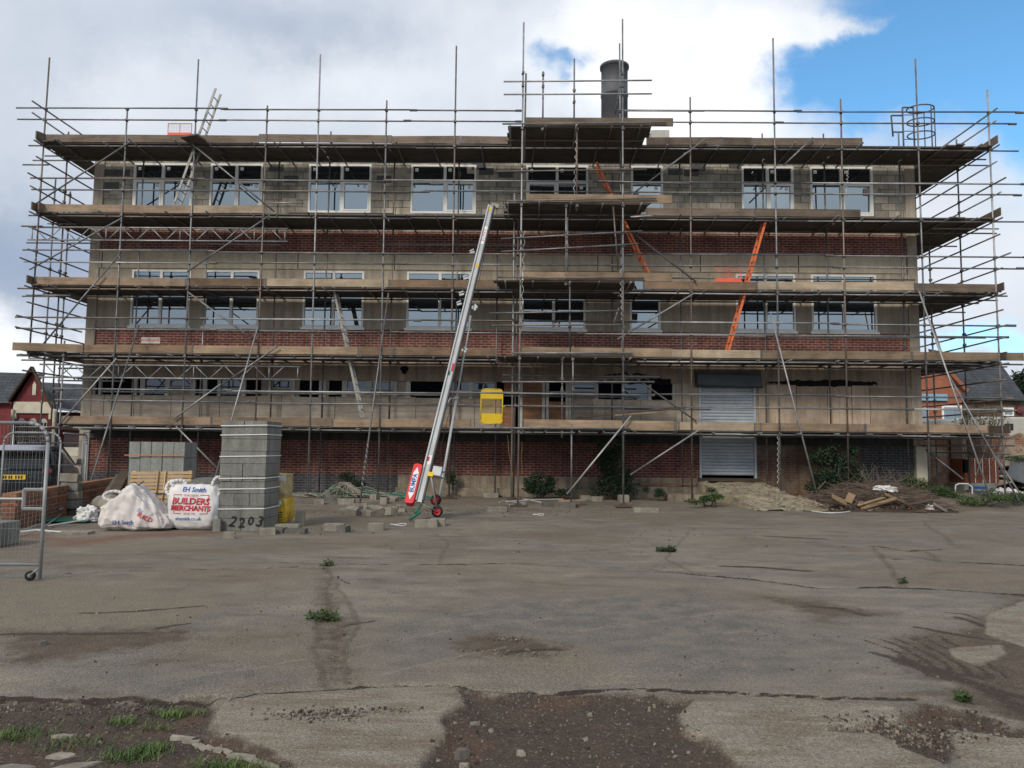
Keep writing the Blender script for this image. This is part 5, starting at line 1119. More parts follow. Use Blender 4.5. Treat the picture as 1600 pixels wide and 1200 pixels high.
# small plants in the yard cracks
for k, (px, py, w_, n, lb) in enumerate([(1040, 862, .17, 420, 'small green plant in the yard in front of the tall bush'), (512, 884, .07, 120, 'tiny green plant at the far end of the long dirt-filled crack'), (503, 968, .16, 260, 'low weed halfway along the long dirt-filled crack'),
                                    (1410, 912, .05, 60, 'tiny weed where two dark slab joints meet at the right'), (1502, 1094, .05, 60, 'tiny weed near the pale slab at the lower right')]):
    x, y = onz(px, py); z = gz(x, y); bush('yard_weed', lb, 'weed', (x, y, z), [(x, y, z+.02, w_, w_*.7, .05), (x+w_*.5, y, z+.03, w_*.5, w_*.5, .05)], n, .045, 50+k, 'leaf' if k != 0 else 'leaf_dark', 4)
gr = MB(); r = np.random.default_rng(9)
for px, py, sx0, sy0, n in [(275, 1106, .15, .07, 240), (192, 1118, .11, .05, 110), (205, 1170, .15, .10, 300), (240, 1158, .10, .06, 160), (352, 1190, .18, .08, 280), (10, 1140, .16, .08, 160), (248, 1126, .10, .05, 50), (120, 1150, .25, .1, 120), (400, 1196, .2, .05, 120), (506, 960, .05, .18, 50), (60, 1130, .3, .1, 90)]:
    x0, y0 = onz(px, py)
    for i in range(n):
        x = x0+r.normal()*sx0*.5; y = y0+r.normal()*sy0*.5; z = gz(x, y)-.005 if i % 8 == 0 else z; h = r.uniform(.015, .052); a = r.uniform(0, 6.28); b_ = np.array([math.cos(a), math.sin(a)])*r.uniform(.015, .07); w_ = .0024
        c_ = np.array([-math.sin(a), math.cos(a)])*w_; k = len(gr.v)
        gr.v += [(x-c_[0], y-c_[1], z), (x+c_[0], y+c_[1], z), (x+b_[0]*.4+c_[0], y+b_[1]*.4+c_[1], z+h*.6), (x+b_[0]*.4-c_[0], y+b_[1]*.4-c_[1], z+h*.6), (x+b_[0], y+b_[1], z+h)]; gr.f += [(k, k+1, k+2, k+3), (k+3, k+2, k+4)]
tag(gr.build('grass', 'grass'), kind='stuff')
# small stones as loose grit
def stone(m, x, y, z, s_, rr):
    a = rot(rr.uniform(0, 6), rr.uniform(0, 6), rr.uniform(0, 6)); f = 1.0; vs = []
    for v in ((1, 0, 0), (-1, 0, 0), (0, 1, 0), (0, -1, 0), (0, 0, 1), (0, 0, -1), (.6, .6, .5), (-.6, .6, -.5), (.6, -.6, -.4), (-.6, -.5, .6)): vs.append(v)
    P_ = [(1, 1, 1), (1, 1, -1), (1, -1, 1), (1, -1, -1), (-1, 1, 1), (-1, 1, -1), (-1, -1, 1), (-1, -1, -1)]
    V = [Vector((x, y, z))+a @ Vector((p[0]*s_*rr.uniform(.5, 1), p[1]*s_*rr.uniform(.4, .8), p[2]*s_*rr.uniform(.3, .6))) for p in P_]
    m.add(V, [(0, 2, 3, 1), (4, 5, 7, 6), (0, 1, 5, 4), (2, 6, 7, 3), (0, 4, 6, 2), (1, 3, 7, 5)])
rr = random.Random(4); ms = [MB(), MB(), MB()]
allp = [(P_, 520 if i in (0, 1) else 300) for i, P_ in enumerate(SOIL)]+[(P_, 60) for P_ in MUD[:2]]
for P_, n in allp:
    xs = [p[0] for p in P_]; ys = [p[1] for p in P_]; x0, x1, y0, y1 = max(min(xs), -9), min(max(xs), 9), max(min(ys), 2.8), max(ys)
    pts = np.column_stack([rng.uniform(x0, x1, n*3), rng.uniform(y0, y1, n*3)]); ok = poly_sd(pts, P_) > -.05; pts = pts[ok][:n]; zz = ground_z(pts)
    for (x, y), z in zip(pts, zz): stone(rr.choice(ms), x, y, z+.002, abs(rr.gauss(0, .006))+.003, rr)
for px, py, sx0, sy0, n in [(800, 1000, .12, .06, 200), (810, 1022, .35, .12, 70), (500, 1118, .30, .10, 260), (560, 1110, .3, .08, 120), (1400, 1130, .35, .14, 300), (1450, 1150, .25, .1, 200), (480, 830, 1.5, .5, 160), (620, 800, 1.8, .8, 260), (860, 800, 2.5, 1.2, 300), (1240, 790, 1.2, .6, 160), (150, 1100, .8, .12, 200), (1000, 850, 5, 2.5, 120), (400, 980, 2.5, 1.5, 110), (1300, 1000, 2.5, 1.5, 110)]:
    x0, y0 = onz(px, py); pts = np.column_stack([rng.normal(x0, sx0*.5, n), np.maximum(rng.normal(y0, sy0*.5, n), 2.8)]); zz = ground_z(pts); fct = 1 if y0 < 10 else 1.7
    for (x, y), z in zip(pts, zz): stone(rr.choice(ms), x, y, z+.003, (abs(rr.gauss(0, .0045))+.003)*fct, rr)
M['pebble'] = mat_plain('pebble', (.25, .215, .17), .9, 0, .4, 20)
for m, mt_ in zip(ms, ('pebble', 'rubble_dark', 'soilmound')): tag(m.build('gravel', mt_), kind='stuff')
# bigger shards in the dirt
for k, (px, py, s_, a_, mt_, lb) in enumerate([(575/1600*540+530, 1170, 0, 0, 'rubble_dark', ''), (100, 1138, .085, .3, 'rubble', 'flat pale shard at the lower left beside the grass'), (95, 1167, .10, .1, 'rubble', 'long thin pale shard in the lower left corner'), (105, 1190, .14, .6, 'rubble', 'large flat pale shard at the bottom left edge'), (20, 1186, .12, .2, 'rubble', 'thin shard cut by the left edge of the photo'),
                                     (722, 1169, .07, .2, 'rubble_dark', 'dark half brick in the brown soil at the bottom centre'), (815, 1168, .035, -.6, 'rubble', 'small pale chip in the brown soil right of the dark half brick'), (726, 1187, .035, -.3, 'rubble', 'small pale chip just below the dark half brick'), (68, 1008, .05, 0, 'rubble_dark', 'small dark stone on the yard at the left edge'), (742, 1118, .03, .3, 'rubble', 'pale chip at the edge of the smooth slab')][1:]):
    x, y = onz(px, py); z = gz(x, y); m = MB(); flat = .25 if s_ > .08 else .6
    n = 7; rp = [(math.cos(t)*s_*rr.uniform(.45, 1.2), math.sin(t)*s_*rr.uniform(.2, .6)) for t in np.linspace(0, 2*math.pi, n, endpoint=False)]; Rz = rot(0, 0, a_); h = .012 if s_ > .08 else s_*.6
    vs = [Vector((x, y, z-.01))+Rz @ Vector((p[0], p[1], 0)) for p in rp]+[Vector((x, y, z+h))+Rz @ Vector((p[0]*.92, p[1]*.92, rr.uniform(-.004, .004))) for p in rp]
    m.add(vs, [tuple(range(n-1, -1, -1)), tuple(range(n, 2*n))]+[(i, (i+1) % n, n+(i+1) % n, n+i) for i in range(n)]); tag(m.build('stone_shard', mt_), lb, 'stone')
# broken stone edging in the lower left
for k, t in enumerate(np.linspace(0, 1, 11)):
    x, y = onz(285+145*t, 1142+48*t); z = gz(x, y); m = MB(); m.obox((x, y, z+.004), (rr.uniform(.05, .15), rr.uniform(.018, .04), .022), rot(rr.uniform(-.1, .1), rr.uniform(-.1, .1), -.55+rr.uniform(-.35, .35)), .3); o = m.build('edging_stone', 'rubble'); tag(o, 'piece of the broken pale stone edging running into the lower left corner', 'stone', 'broken pale edging stones')

# loose blocks
def lblock(px, py, size, ang, mat, label, tilt=0, group=None, z=0, name='loose_block'):
    x, y = onz(px, py); zz = gz(x, y); m = MB(); m.obox((x, y+size[1]/2, zz+z+size[2]/2-.01), size, rot(tilt, tilt*.5, ang), .04)
    return tag(m.build(name, mat, bevel=.006), label, 'block', group)
B_ = (.44, .1, .215); F4 = (.44, .215, .1)
for a in [(586, 829, (.30, .2, .14), .1, 'rubble', 'pale block lying alone in the yard right of the tall stack'), (664, 824, (.44, .22, .15), .15, 'rubble', 'left of two pale blocks lying end to end before the hoist'), (683, 822, (.30, .22, .15), .05, 'rubble', 'right of two pale blocks lying end to end before the hoist'),
          (467, 822, (.17, .14, .30), .1, 'rubble', 'pale block standing upright beside the yellow sack'), (448, 829, (.44, .2, .12), 0, 'rubble', 'pale block lying flat under the yellow sack'), (428, 833, (.34, .24, .10), -.1, 'rubble_dark', 'dark flat block lying below the yellow sack'), (415, 836, (.25, .2, .12), .4, 'rubble', 'pale broken lump right of the tall stack\'s foot'),
          (460, 834, (.36, .22, .09), 0, 'rubble_dark', 'flat dark slab lying in front of the upright pale block'), (520, 830, (.36, .2, .14), .1, 'rubble', 'grey block in the pair lying midway between stack and hoist, left one'), (534, 832, (.20, .2, .12), -.3, 'rubble_dark', 'dark broken block at the right of the pair midway between stack and hoist'), (356, 842, (.18, .12, .12), .3, 'rubble', 'small brown lump lying in front of the stack number'),
          (497, 790, (.25, .2, .14), .2, 'rubble', 'pale half block at the left end of the rubble row behind'), (520, 787, (.42, .2, .16), .1, 'rubble_dark', 'dark block second from the left in the rubble row behind'), (540, 790, (.42, .2, .16), .05, 'rubble', 'pale long block in the middle of the left rubble group'), (516, 777, (.3, .2, .1), -.2, 'rubble_dark', 'dark slab on the far side of the left rubble group'),
          (775, 800, (.46, .22, .13), .3, 'rubble', 'pale clean block lying left of the red-capped white pipes'), (768, 783, (.44, .22, .14), -.1, 'rubble', 'grey block behind the pale clean one near the tower foot'), (887, 795, (.42, .22, .15), -.05, 'rubble_dark', 'dark-faced block lying in front of the tower\'s middle leg'), (915, 786, (.30, .2, .13), .1, 'rubble', 'pale block right of the dark-faced one'),
          (933, 789, (.26, .2, .14), .5, 'rubble', 'broken grey lump between the dark-faced block and the tower\'s right leg'), (975, 790, (.26, .22, .2), .2, 'rubble', 'grey lump by the foot of the tower\'s right leg'), (1010, 801, (.60, .2, .12), .05, 'rubble', 'long low block lying in the open between tower and ramp'), (856, 794, (.26, .2, .12), .6, 'rubble_dark', 'dark broken piece beside the white wire loop'),
          (815, 793, (.2, .15, .12), .2, 'rubble', 'small lump under the white pipes'), (108, 805, (.36, .25, .18), .1, 'rubble', 'bottom block of the small column by the low wall'), (106, 836, (.6, .3, .06), .1, 'rubble', 'flat pale rubble pad left of the red sand')]:
    lblock(*a)
for i, (px, py) in enumerate([(541, 804), (556, 802), (570, 800), (578, 796), (590, 797), (602, 799), (613, 796), (600, 790), (588, 806), (574, 806), (560, 792), (622, 800), (630, 794), (548, 806), (608, 806), (642, 790), (584, 786), (612, 788)]):
    lblock(px, py, (rr.uniform(.2, .42), rr.uniform(.15, .22), rr.uniform(.08, .2)), rr.uniform(-.8, .8), rr.choice(['rubble', 'rubble', 'rubble_dark']), 'broken block in the heap of rubble just left of the hoist foot', rr.uniform(-.2, .3), 'broken blocks heaped left of the hoist')
for i, (px, py) in enumerate([(100, 800), (104, 790), (102, 781), (100, 772)]):
    x, y = onz(106, 806); m = MB(); m.obox((x-.02*i+.02, y+.1, .24+.19*i), (.36, .22, .17), rot(0, .03*i-.05, .1), .03); tag(m.build('loose_block', 'rubble' if i % 2 else 'grey_block', bevel=.006), ['second block up', 'third block up', 'fourth block up', 'top block'][i]+' in the small leaning column beside the low brick wall', 'block')
for k, (px, py, s_, lb) in enumerate([(150, 800, .26, 'large grey lump of concrete between the low wall and the slumped bag'), (160, 775, .3, 'rounded grey lump behind the slumped bag\'s left corner'), (152, 812, .16, 'small flat grey stone left of the slumped bag')]):
    x, y = onz(px, 806+5*k); m = MB(); rq = random.Random(70+k); import bmesh
    bm = bmesh.new(); bmesh.ops.create_icosphere(bm, subdivisions=2, radius=s_)
    for v in bm.verts: v.co *= rq.uniform(.82, 1.12)
    m.add([(x+v.co.x, y+.3+v.co.y, .05+s_*.7+v.co.z*.8) for v in bm.verts], [tuple(v.index for v in f.verts) for f in bm.faces]); bm.free(); tag(m.build('concrete_lump', 'rubble'), lb, 'rubble')
def crumple(label, px, py, Y, w_, h_, seed, mat='bag'):
    x, z = ony(px, py, Y); import bmesh; bm = bmesh.new(); bmesh.ops.create_icosphere(bm, subdivisions=4, radius=1); rq = random.Random(seed)
    from mathutils import noise as mn
    for v in bm.verts:
        f = 1+.55*mn.fractal(v.co*1.9+Vector((seed, 0, 0)), 1, 2, 4); v.co = Vector((v.co.x*w_*f, v.co.y*w_*.7*f, max(v.co.z*h_*f, -.6*h_)))
    m = MB(); m.add([(x+v.co.x, Y+v.co.y, z+v.co.z) for v in bm.verts], [tuple(v.index for v in f.verts) for f in bm.faces]); bm.free(); return tag(m.build('plastic_bag', mat), label, 'bag')
crumple('crumpled white plastic bag left of the slumped builders bag', 134, 806, 15.2, .22, .17, 3)
crumple('crumpled pale plastic bag on top of the twig heap at the right', 1382, 765, 20.9, .28, .10, 5)
crumple('small white plastic scrap on the right slope of the twig heap', 1452, 794, 20.2, .12, .08, 6); crumple('blue-white plastic bag under the dark felt sheet at the right edge', 1573, 772, 23.2, .35, .16, 7)

# ---------------------------------------------------------------- low brick wall, fences, car
A_ = Vector((-9.16, 13.7, 0)); B_ = Vector((-11.35, 22.2, 0)); d = (B_-A_).normalized(); nrm = Vector((d.y, -d.x, 0))
lw = thing('low_brick_wall', 'low orange brick wall running back from behind the near fence panel', 'wall', (A_.x, A_.y, 0))
M['brick_low_course'] = M['brick_low']
m = MB(); m.beam(A_+Vector((0, 0, .20)), B_+Vector((0, 0, .20)), .22, .74); m.build('brickwork', 'brick_low', lw)
m = MB(); m.beam(A_+Vector((0, 0, .44)), B_+Vector((0, 0, .44)), .26, .045); m.build('tile_course', 'brick_orange', lw)
m = MB(); m.beam(A_+Vector((0, 0, .61)), B_+Vector((0, 0, .61)), .23, .08); m.build('coping', 'ply_brown', lw)
# blue/green board lying by its foot
m = MB(); x, y = onz(95, 815); m.obox((x+.1, y, .04), (1.1, .8, .02), rot(0, 0, .1)); tag(m.build('plastic_sheet', 'green'), 'dull green sheet lying on the ground by the low brick wall', 'sheet')
m = MB(); m.box(-8.1, -7.62, 9.9, 10.3, 0, .26); tag(m.build('counterweight_block', 'rubble', bevel=.02), 'concrete block foot behind the lower left corner of the near fence panel', 'block')
m = MB(); m.box(-8.3, -7.75, 11.2, 11.9, 0, .36); tag(m.build('block_heap', 'grey_block', bevel=.02), 'grey block pile standing at the near end of the low brick wall', 'block')
for k, (p0, p1) in enumerate([((70, 822), (0, 848)), ((170, 815), (75, 826)), ((95, 808), (60, 834)), ((20, 838), (95, 836))]):
    a = Vector((*onz(*p0), .06)); b = Vector((*onz(*p1), .05)); m = MB(); m.path([a, a.lerp(b, .4)+Vector((0, .1, .03)), b], .014); tag(m.build('conduit', 'pipe' if k % 2 else 'galv_fence'), ['long grey rod behind the near fence panel', 'thin white rod running toward the slumped bag', 'thin grey rod crossing beside the green sheet', 'thin white rod lying below the low wall'][k], 'rod')
def fence(label, x0, z_top, x1, zb, Y0, Y1, latch=False, wheel_=False, open_left=False, cat='fence panel'):
    """panel from (x0,Y0) to (x1,Y1)"""
    t = thing('mesh_fence_panel', label, cat, (x1, Y1, 0), None); P = lambda s_, z: Vector((x0+(x1-x0)*s_, Y0+(Y1-Y0)*s_, z)); Lg = math.hypot(x1-x0, Y1-Y0)
    r = .22; rs = r/Lg; pts_ = ([P(0, zb)] if not open_left else [])
    if not open_left: pts_ += [P(0, z_top-r)]+[P(rs*(1-math.cos(a)), z_top-r+r*math.sin(a)) for a in np.linspace(.3, 1.57, 4)]
    else: pts_ += [P(0, z_top)]
    pts_ += [P(1-rs*(1-math.sin(a)), z_top-r+r*math.cos(a)) for a in np.linspace(0, 1.57, 6)]+[P(1, zb)]
    m = MB(); m.path(pts_, .0205, 10); m.build('frame', 'galv_fence', t, True)
    m = MB(); m.tube(P(0, zb+.16), P(1, zb+.16), .018, 8); m.build('bottom_rail', 'galv_fence', t, True)
    m = MB(); n = int(Lg/.042)
    for i in range(1, n): m.tube(P(i/n, zb+.16), P(i/n, z_top-(.03 if i < n-4 else .03+.03*(i-n+4))), .0007 if Y0 > 12 else .0011, 4)
    for z in np.arange(zb+.3, z_top-.05, .26): m.tube(P(0, z), P(1, z), .0008 if Y0 > 12 else .0013, 4)
    m.build('wire_mesh', 'galv_fence', t)
    if latch:
        zl, zh = latch; f = 37/72.
        a, b = P(1, 0).x-.24, P(1, 0).x; m = MB(); 
        m.path([Vector((b, Y1, zh)), Vector((a, Y1, zh)), Vector((a, Y1, zl)), Vector((b, Y1, zl))], .02, 6); m.tube(P(0, (zl+zh)/2), Vector((a, Y1, (zl+zh)/2)), .018, 8); m.build('latch_frame', 'galv_fence', t)
    if wheel_:
        m = MB(); m.lathe((x1-.11, Y1, .055), [(.03, -.02), (.055, -.018), (.055, .018), (.03, .02)], 16, 'Y'); m.build('wheel', 'rubber', t, True)
        m = MB(); m.lathe((x1-.11, Y1, .055), [(0, -.021), (.022, -.021), (.022, .021), (0, .021)], 12, 'Y'); m.tube((x1-.11, Y1-.02, .055), (x1-.01, Y1, .15), .01); m.build('hub', 'galv_fence', t, True)
    return t
nY = 8.75; xr_ = X_(69, 790, nY)
fence('near galvanised mesh fence panel with latch frame and small wheel', xr_-2.9, Z_(60, 661, nY), xr_, .02, nY-.1, nY, (Z_(50, 795, nY), Z_(50, 765, nY)), True)
# the latch frame is about a quarter of a metre wide
fY = 15.9; f1 = X_(90, 740, fY); fence('second mesh fence panel standing in front of the parked car', X_(3, 740, fY), Z_(60, 676, fY), f1, .02, fY, fY+.05)
fence('third mesh fence panel running back beside the scaffold\'s left corner', f1+.05, Z_(92, 677, fY), X_(133, 740, 18.5), .02, fY+.05, 18.5, open_left=True)
fence('mesh fence panel joining the left corner of the building', X_(133, 740, 18.5)+.03, 1.85, -12.2, .02, 18.55, 21.2, open_left=True)

cr = thing('parked_car', 'dark hatchback car with yellow rear plate parked behind the low wall', 'car', (-12.3, 19.5, 0))
ca = math.radians(20); Rcar = rot(0, 0, ca); C0 = Vector((X_(30, 740, 18.6)-.10, 18.55, 0))
def cp(x, y, z): return C0+Rcar @ Vector((x, y, z))      # x right, y forward from the rear bumper
# sections along y: (y, half width low, half width top, z sill, z belt)
sec = [(0.0, .74, .70, .45, .80), (.06, .84, .80, .28, .98), (.5, .88, .84, .22, 1.02), (1.2, .89, .86, .2, 1.0), (2.4, .89, .86, .2, .97), (3.2, .88, .82, .2, .92), (3.75, .82, .72, .25, .80), (3.95, .68, .60, .35, .62)]
def ring(y, wl, wt, z0, z1):
    return [(-wl*.9, y, z0), (-wl, y, z0+.12), (-wl, y, (z0+z1)/2), (-wt, y, z1-.04), (-wt*.93, y, z1), (wt*.93, y, z1), (wt, y, z1-.04), (wl, y, (z0+z1)/2), (wl, y, z0+.12), (wl*.9, y, z0)]
def loft(rings):
    m = MB(); n = len(rings[0]); m.add([cp(*p) for r_ in rings for p in r_], [(k*n+i, (k+1)*n+i, (k+1)*n+(i+1) % n, k*n+(i+1) % n) for k in range(len(rings)-1) for i in range(n)]+[tuple(range(n)), tuple(range(len(rings)*n-1, (len(rings)-1)*n-1, -1))]); return m
o = loft([ring(*s_) for s_ in sec]).build('body', 'car_paint', cr, True); sb = o.modifiers.new('s', 'SUBSURF'); sb.levels = sb.render_levels = 2
cab = [(.02, .78, .78, .92, .94), (.12, .76, .70, .92, 1.12), (.38, .78, .62, .92, 1.40), (.7, .78, .60, .92, 1.46), (1.6, .78, .60, .92, 1.47), (2.1, .78, .60, .92, 1.40), (2.9, .76, .70, .90, 1.0)]
def ring2(y, wl, wt, z0, z1): return [(-wl, y, z0), (-wt, y, z1-.05), (-wt*.85, y, z1), (wt*.85, y, z1), (wt, y, z1-.05), (wl, y, z0)]
loft([ring2(*s_) for s_ in cab]).build('greenhouse', 'car_glass', cr, True)
m = MB(); rr_ = [(.06, .62, 1.37+.03), (.40, .58, 1.455), (1.0, .60, 1.50), (1.7, .60, 1.49), (2.15, .58, 1.43)]
vs = [cp(s_*w_, y, z-.015*(abs(s_) == 1)) for y, w_, z in rr_ for s_ in (-1, -.5, 0, .5, 1)]+[cp(s_*w_, y, z-.05) for y, w_, z in rr_ for s_ in (-1, -.5, 0, .5, 1)]
fs = [(k*5+i, k*5+i+1, k*5+i+6, k*5+i+5) for k in range(4) for i in range(4)]+[(25+k*5+i, 25+k*5+i+5, 25+k*5+i+6, 25+k*5+i+1) for k in range(4) for i in range(4)]+[(i, 25+i, 26+i, i+1) for i in range(4)]+[(k*5+4, 25+k*5+4, 30+k*5+4, k*5+9) for k in range(4)]+[(k*5, k*5+5, 30+k*5, 25+k*5) for k in range(4)]
m.add(vs, fs); m.build('roof', 'car_roof', cr, True)
for s_ in (-1, 1):
    m = MB(); m.beam(cp(s_*.80, .15, .98), cp(s_*.645, .40, 1.40), .06, .10); m.beam(cp(s_*.645, .40, 1.40), cp(s_*.62, 2.05, 1.42), .04, .05); m.beam(cp(s_*.62, 2.05, 1.41), cp(s_*.76, 2.85, .98), .04, .05); m.beam(cp(s_*.64, 1.35, 1.43), cp(s_*.80, 1.40, .97), .03, .07); m.build('pillar', 'car_paint', cr)
    m = MB(); m.beam(cp(s_*.83, .55, 1.005), cp(s_*.83, 3.4, .94), .03, .05); m.build('waist_trim', 'car_roof', cr)
    m = MB(); c = cp(s_*.98, 2.55, 1.05); m.obox(c, (.20, .10, .15), Rcar, .1); m.beam(cp(s_*.84, 2.6, .98), c, .04, .05); m.build('door_mirror', 'car_paint', cr, bevel=.03)
    m = MB(); m.obox(cp(s_*.70, .03, .86), (.20, .08, .13), Rcar @ rot(0, 0, s_*.3), .12); m.build('tail_lamp', 'lamp_red', cr, bevel=.03)
    for y in (.75, 3.2):
        m = MB(); c = cp(s_*.82, y, .31); n = 20; X3 = Rcar @ Vector((1, 0, 0)); m.tube(c-X3*.09, c+X3*.09, .31, 24); wq = m.build('wheel', 'rubber', cr); m = MB(); m.tube(c+X3*s_*.06, c+X3*s_*.094, .2, 20); m.build('rim', 'alu_old', wq)
m = MB(); m.obox(cp(0, -.035, .72), (.52, .02, .115), Rcar); pn = m.build('number_plate', 'plate_y', cr)
m = MB(); [m.obox(cp(x, -.047, .72), (.035, .004, .075), Rcar) for x in (-.2, -.15, -.08, -.03, .06, .12, .18)]; m.build('plate_characters', 'blackpen', pn)

# ---------------------------------------------------------------- houses far left
gY = 50.0
def gp(px, py, Y=gY): x, z = ony(px, py, Y); return x, z
def skewbox(px0, px1, Yf, Yb, z0, z1):
    xs = [gp(px0, 650, Yf)[0], gp(px1, 650, Yf)[0], gp(px1, 650, Yb)[0], gp(px0, 650, Yb)[0]]; ys = [Yf, Yf, Yb, Yb]
    return MB().add([(x, y, z0) for x, y in zip(xs, ys)]+[(x, y, z1) for x, y in zip(xs, ys)], [(0, 1, 5, 4), (1, 2, 6, 5), (2, 3, 7, 6), (3, 0, 4, 7), (4, 5, 6, 7), (3, 2, 1, 0)])
hs = thing('red_brick_hall', 'red painted hall with steep gable, cream band and arched windows', 'building', (*[gp(52, 700)[0]], gY, 0))
gl_ = [gp(20, 720), gp(82, 720), gp(82, 636), gp(55, 577), gp(23, 626)]
k9 = (gY+9)/gY; fp = [(gl_[0][0], -.2), (gl_[1][0], -.2), *gl_[2:]]; m = MB(); m.add([(x, gY, z) for x, z in fp]+[(x*k9, gY+9, z) for x, z in fp], [(0, 1, 2, 3, 4), (9, 8, 7, 6, 5)]+[(i, 5+i, 5+(i+1) % 5, (i+1) % 5) for i in range(5)]); m.build('wall', 'paint_red', hs)
m = MB(); a, b = gp(23, 627), gp(83, 646); m.box(a[0], b[0], gY-.12, gY-.01, b[1], gp(50, 628)[1]); m.build('cream_band', 'cream', hs)
for px in (24, 81): x, z = gp(px, 650); MB().box(x-.12, x+.14, gY-.16, gY-.012, gp(px, 655)[1], gp(px, 646)[1]-.01).build('corbel', 'cream', hs)
for px, w_ in ((33, 5), (51, 5), (68, 4.5)):
    x0, zt_ = gp(px-w_, 660); x1, zb_ = gp(px+w_, 690); cxx = (x0+x1)/2; r = (x1-x0)/2; arch = [(x0, zb_), (x1, zb_), (x1, zt_)]+[(cxx+r*math.cos(t), zt_+r*1.1*math.sin(t)) for t in np.linspace(.2, 2.94, 8)]+[(x0, zt_)]
    m = MB(); m.prism(arch, gY-.05, gY-.01); wn = m.build('window', 'upvc_old', hs)
    for s_ in (-.5, .5):
        for q_ in range(4): zz0 = zb_+.08+(zt_-zb_)*q_/4; MB().box(cxx+s_*r-.30*r, cxx+s_*r+.30*r, gY-.06, gY-.053, zz0, zz0+(zt_-zb_)/4-.1).build('pane', 'car_glass', wn)
x, z = gp(54, 608); m = MB(); m.prism([(x-.12, z-.4), (x+.12, z-.4), (x+.12, z+.3), (x, z+.5), (x-.12, z+.3)], gY-.04, gY-.01); m.build('vent_slit', 'cream', hs)
def roof_poly(pts, mat, par, name='roof'): m = MB(); m.add(pts, [tuple(range(len(pts)))]); return m.build(name, mat, par)
pk = gp(55, 574); el = gp(15, 632); er = gp(86, 637)
roof_poly([(pk[0], gY-.3, pk[1]), (el[0], gY-.3, el[1]), (el[0]*k9, gY+9, el[1]), (pk[0]*k9, gY+9, pk[1])], 'slate', hs); roof_poly([(pk[0], gY-.3, pk[1]), (pk[0]*k9, gY+9, pk[1]), (er[0]*k9, gY+9, er[1]), (er[0], gY-.3, er[1])], 'slate', hs)
for a, b in ((pk, el), (pk, er)):
    m = MB(); m.beam((a[0], gY-.32, a[1]), (b[0], gY-.32, b[1]), .1, .22, Vector((0, 1, 0))); m.build('verge', 'timber_dark', hs)
# long slate roof with ridge behind the gable to the left
rl = gp(-60, 578, 53); rr2 = gp(58, 582, 53); fl_ = gp(-60, 632, 50.5); fr2 = gp(24, 632, 50.5)
roof_poly([(rl[0], 54, rl[1]), (rr2[0], 54, rr2[1]), (fr2[0], 50.8, fr2[1]), (fl_[0], 50.8, fl_[1])], 'slate', hs)
m = skewbox(-60, 21, gY+.6, gY+8, -.2, gp(0, 628)[1]); m.build('wall', 'paint_red', hs)
# lean-to wing at the far left, nearer
wg = 44.0; m = skewbox(-80, 17, wg, wg+5, -.2, gp(10, 628, wg)[1]); m.build('wall', 'paint_red', hs)
a = gp(-80, 600, wg); b = gp(-2, 606, wg); c = gp(22, 630, wg); d_ = gp(-80, 632, wg); roof_poly([(d_[0], wg-.4, d_[1]), (c[0], wg-.4, c[1]), (b[0]*(wg+3)/wg, wg+3, b[1]), (a[0]*(wg+3)/wg, wg+3, a[1])], 'slate', hs)
for px, mt_ in ((20, 'cream'), (85, 'cream')): x, z = gp(px, 690); m = MB(); m.tube((x, gY-.2, 0), (x, gY-.2, gp(px, 640)[1]), .09, 8); m.build('downpipe', mt_, hs)
h2 = thing('slate_roofed_hall', 'low red walled hall with a wide slate roof behind the left scaffold corner', 'building', (gp(110, 700, 58)[0], 58, 0))
m = skewbox(84, 175, 58, 66, -.2, gp(110, 644, 58)[1]); m.build('wall', 'paint_red', h2)
a, b, c, d_ = gp(60, 597, 61), gp(140, 604, 61), gp(180, 650, 58), gp(76, 638, 58); roof_poly([(d_[0], 57.7, d_[1]), (c[0], 57.7, c[1]), (b[0]+4, 61, b[1]), (a[0], 61, a[1])], 'slate', h2)
m = MB(); m.beam((d_[0]+1, 57.6, d_[1]-.05), (c[0], 57.6, c[1]-.05), .12, .14); m.build('gutter', 'upvc', h2)
x0, z0 = gp(96, 712, 40); x1, z1 = gp(126, 699, 40); m = MB(); m.box(x0, x1, 40, 40.12, z0, z1); m.box(x0+.1, x0+.2, 40.12, 40.2, 0, z0+.1); m.box(x1-.2, x1-.1, 40.12, 40.2, 0, z0+.1); tag(m.build('notice_board', 'cream'), 'cream notice board on posts beyond the front of the parked car', 'sign')
m = MB(); m.box(gp(92, 730, 42)[0], gp(136, 730, 42)[0], 42, 42.3, 0, gp(100, 712, 42)[1]); tag(m.build('garden_wall', 'conc'), 'low grey wall under the cream notice board', 'wall')

# ---------------------------------------------------------------- right background
oY = 28.0
ow = thing('old_brick_wall', 'old patched brick yard wall right of the building', 'wall', (gp(1520, 740, oY)[0], oY, 0))
x0, x1 = gp(1432, 720, oY)[0], gp(1720, 720, oY)[0]; zt_ = gp(1520, 679, oY)[1]
m = MB(); n = 40; top = [(x0+(x1-x0)*i/n, zt_+random.choice([0, 0, .075, -.075])) for i in range(n+1)]
poly = [(x0, -.2), (x1, -.2)]+top[::-1]; m.prism(poly, oY, oY+.25); m.build('brickwork', 'brick_old', ow)
for px in (1492, 1522): x = gp(px, 720, oY)[0]; MB().box(x-.2, x+.2, oY-.15, oY-.003, -.1, zt_-.1).build('pier', 'brick_ruin', ow)
hY = 55.0
hr = thing('brick_house', 'orange brick house with a big slate roof behind the right scaffold corner', 'building', (gp(1500, 690, hY)[0], hY, 0))
gw = [gp(1400, 700, hY), gp(1500, 700, hY), gp(1503, 615, hY), gp(1467, 572, hY), gp(1400, 572, hY)]
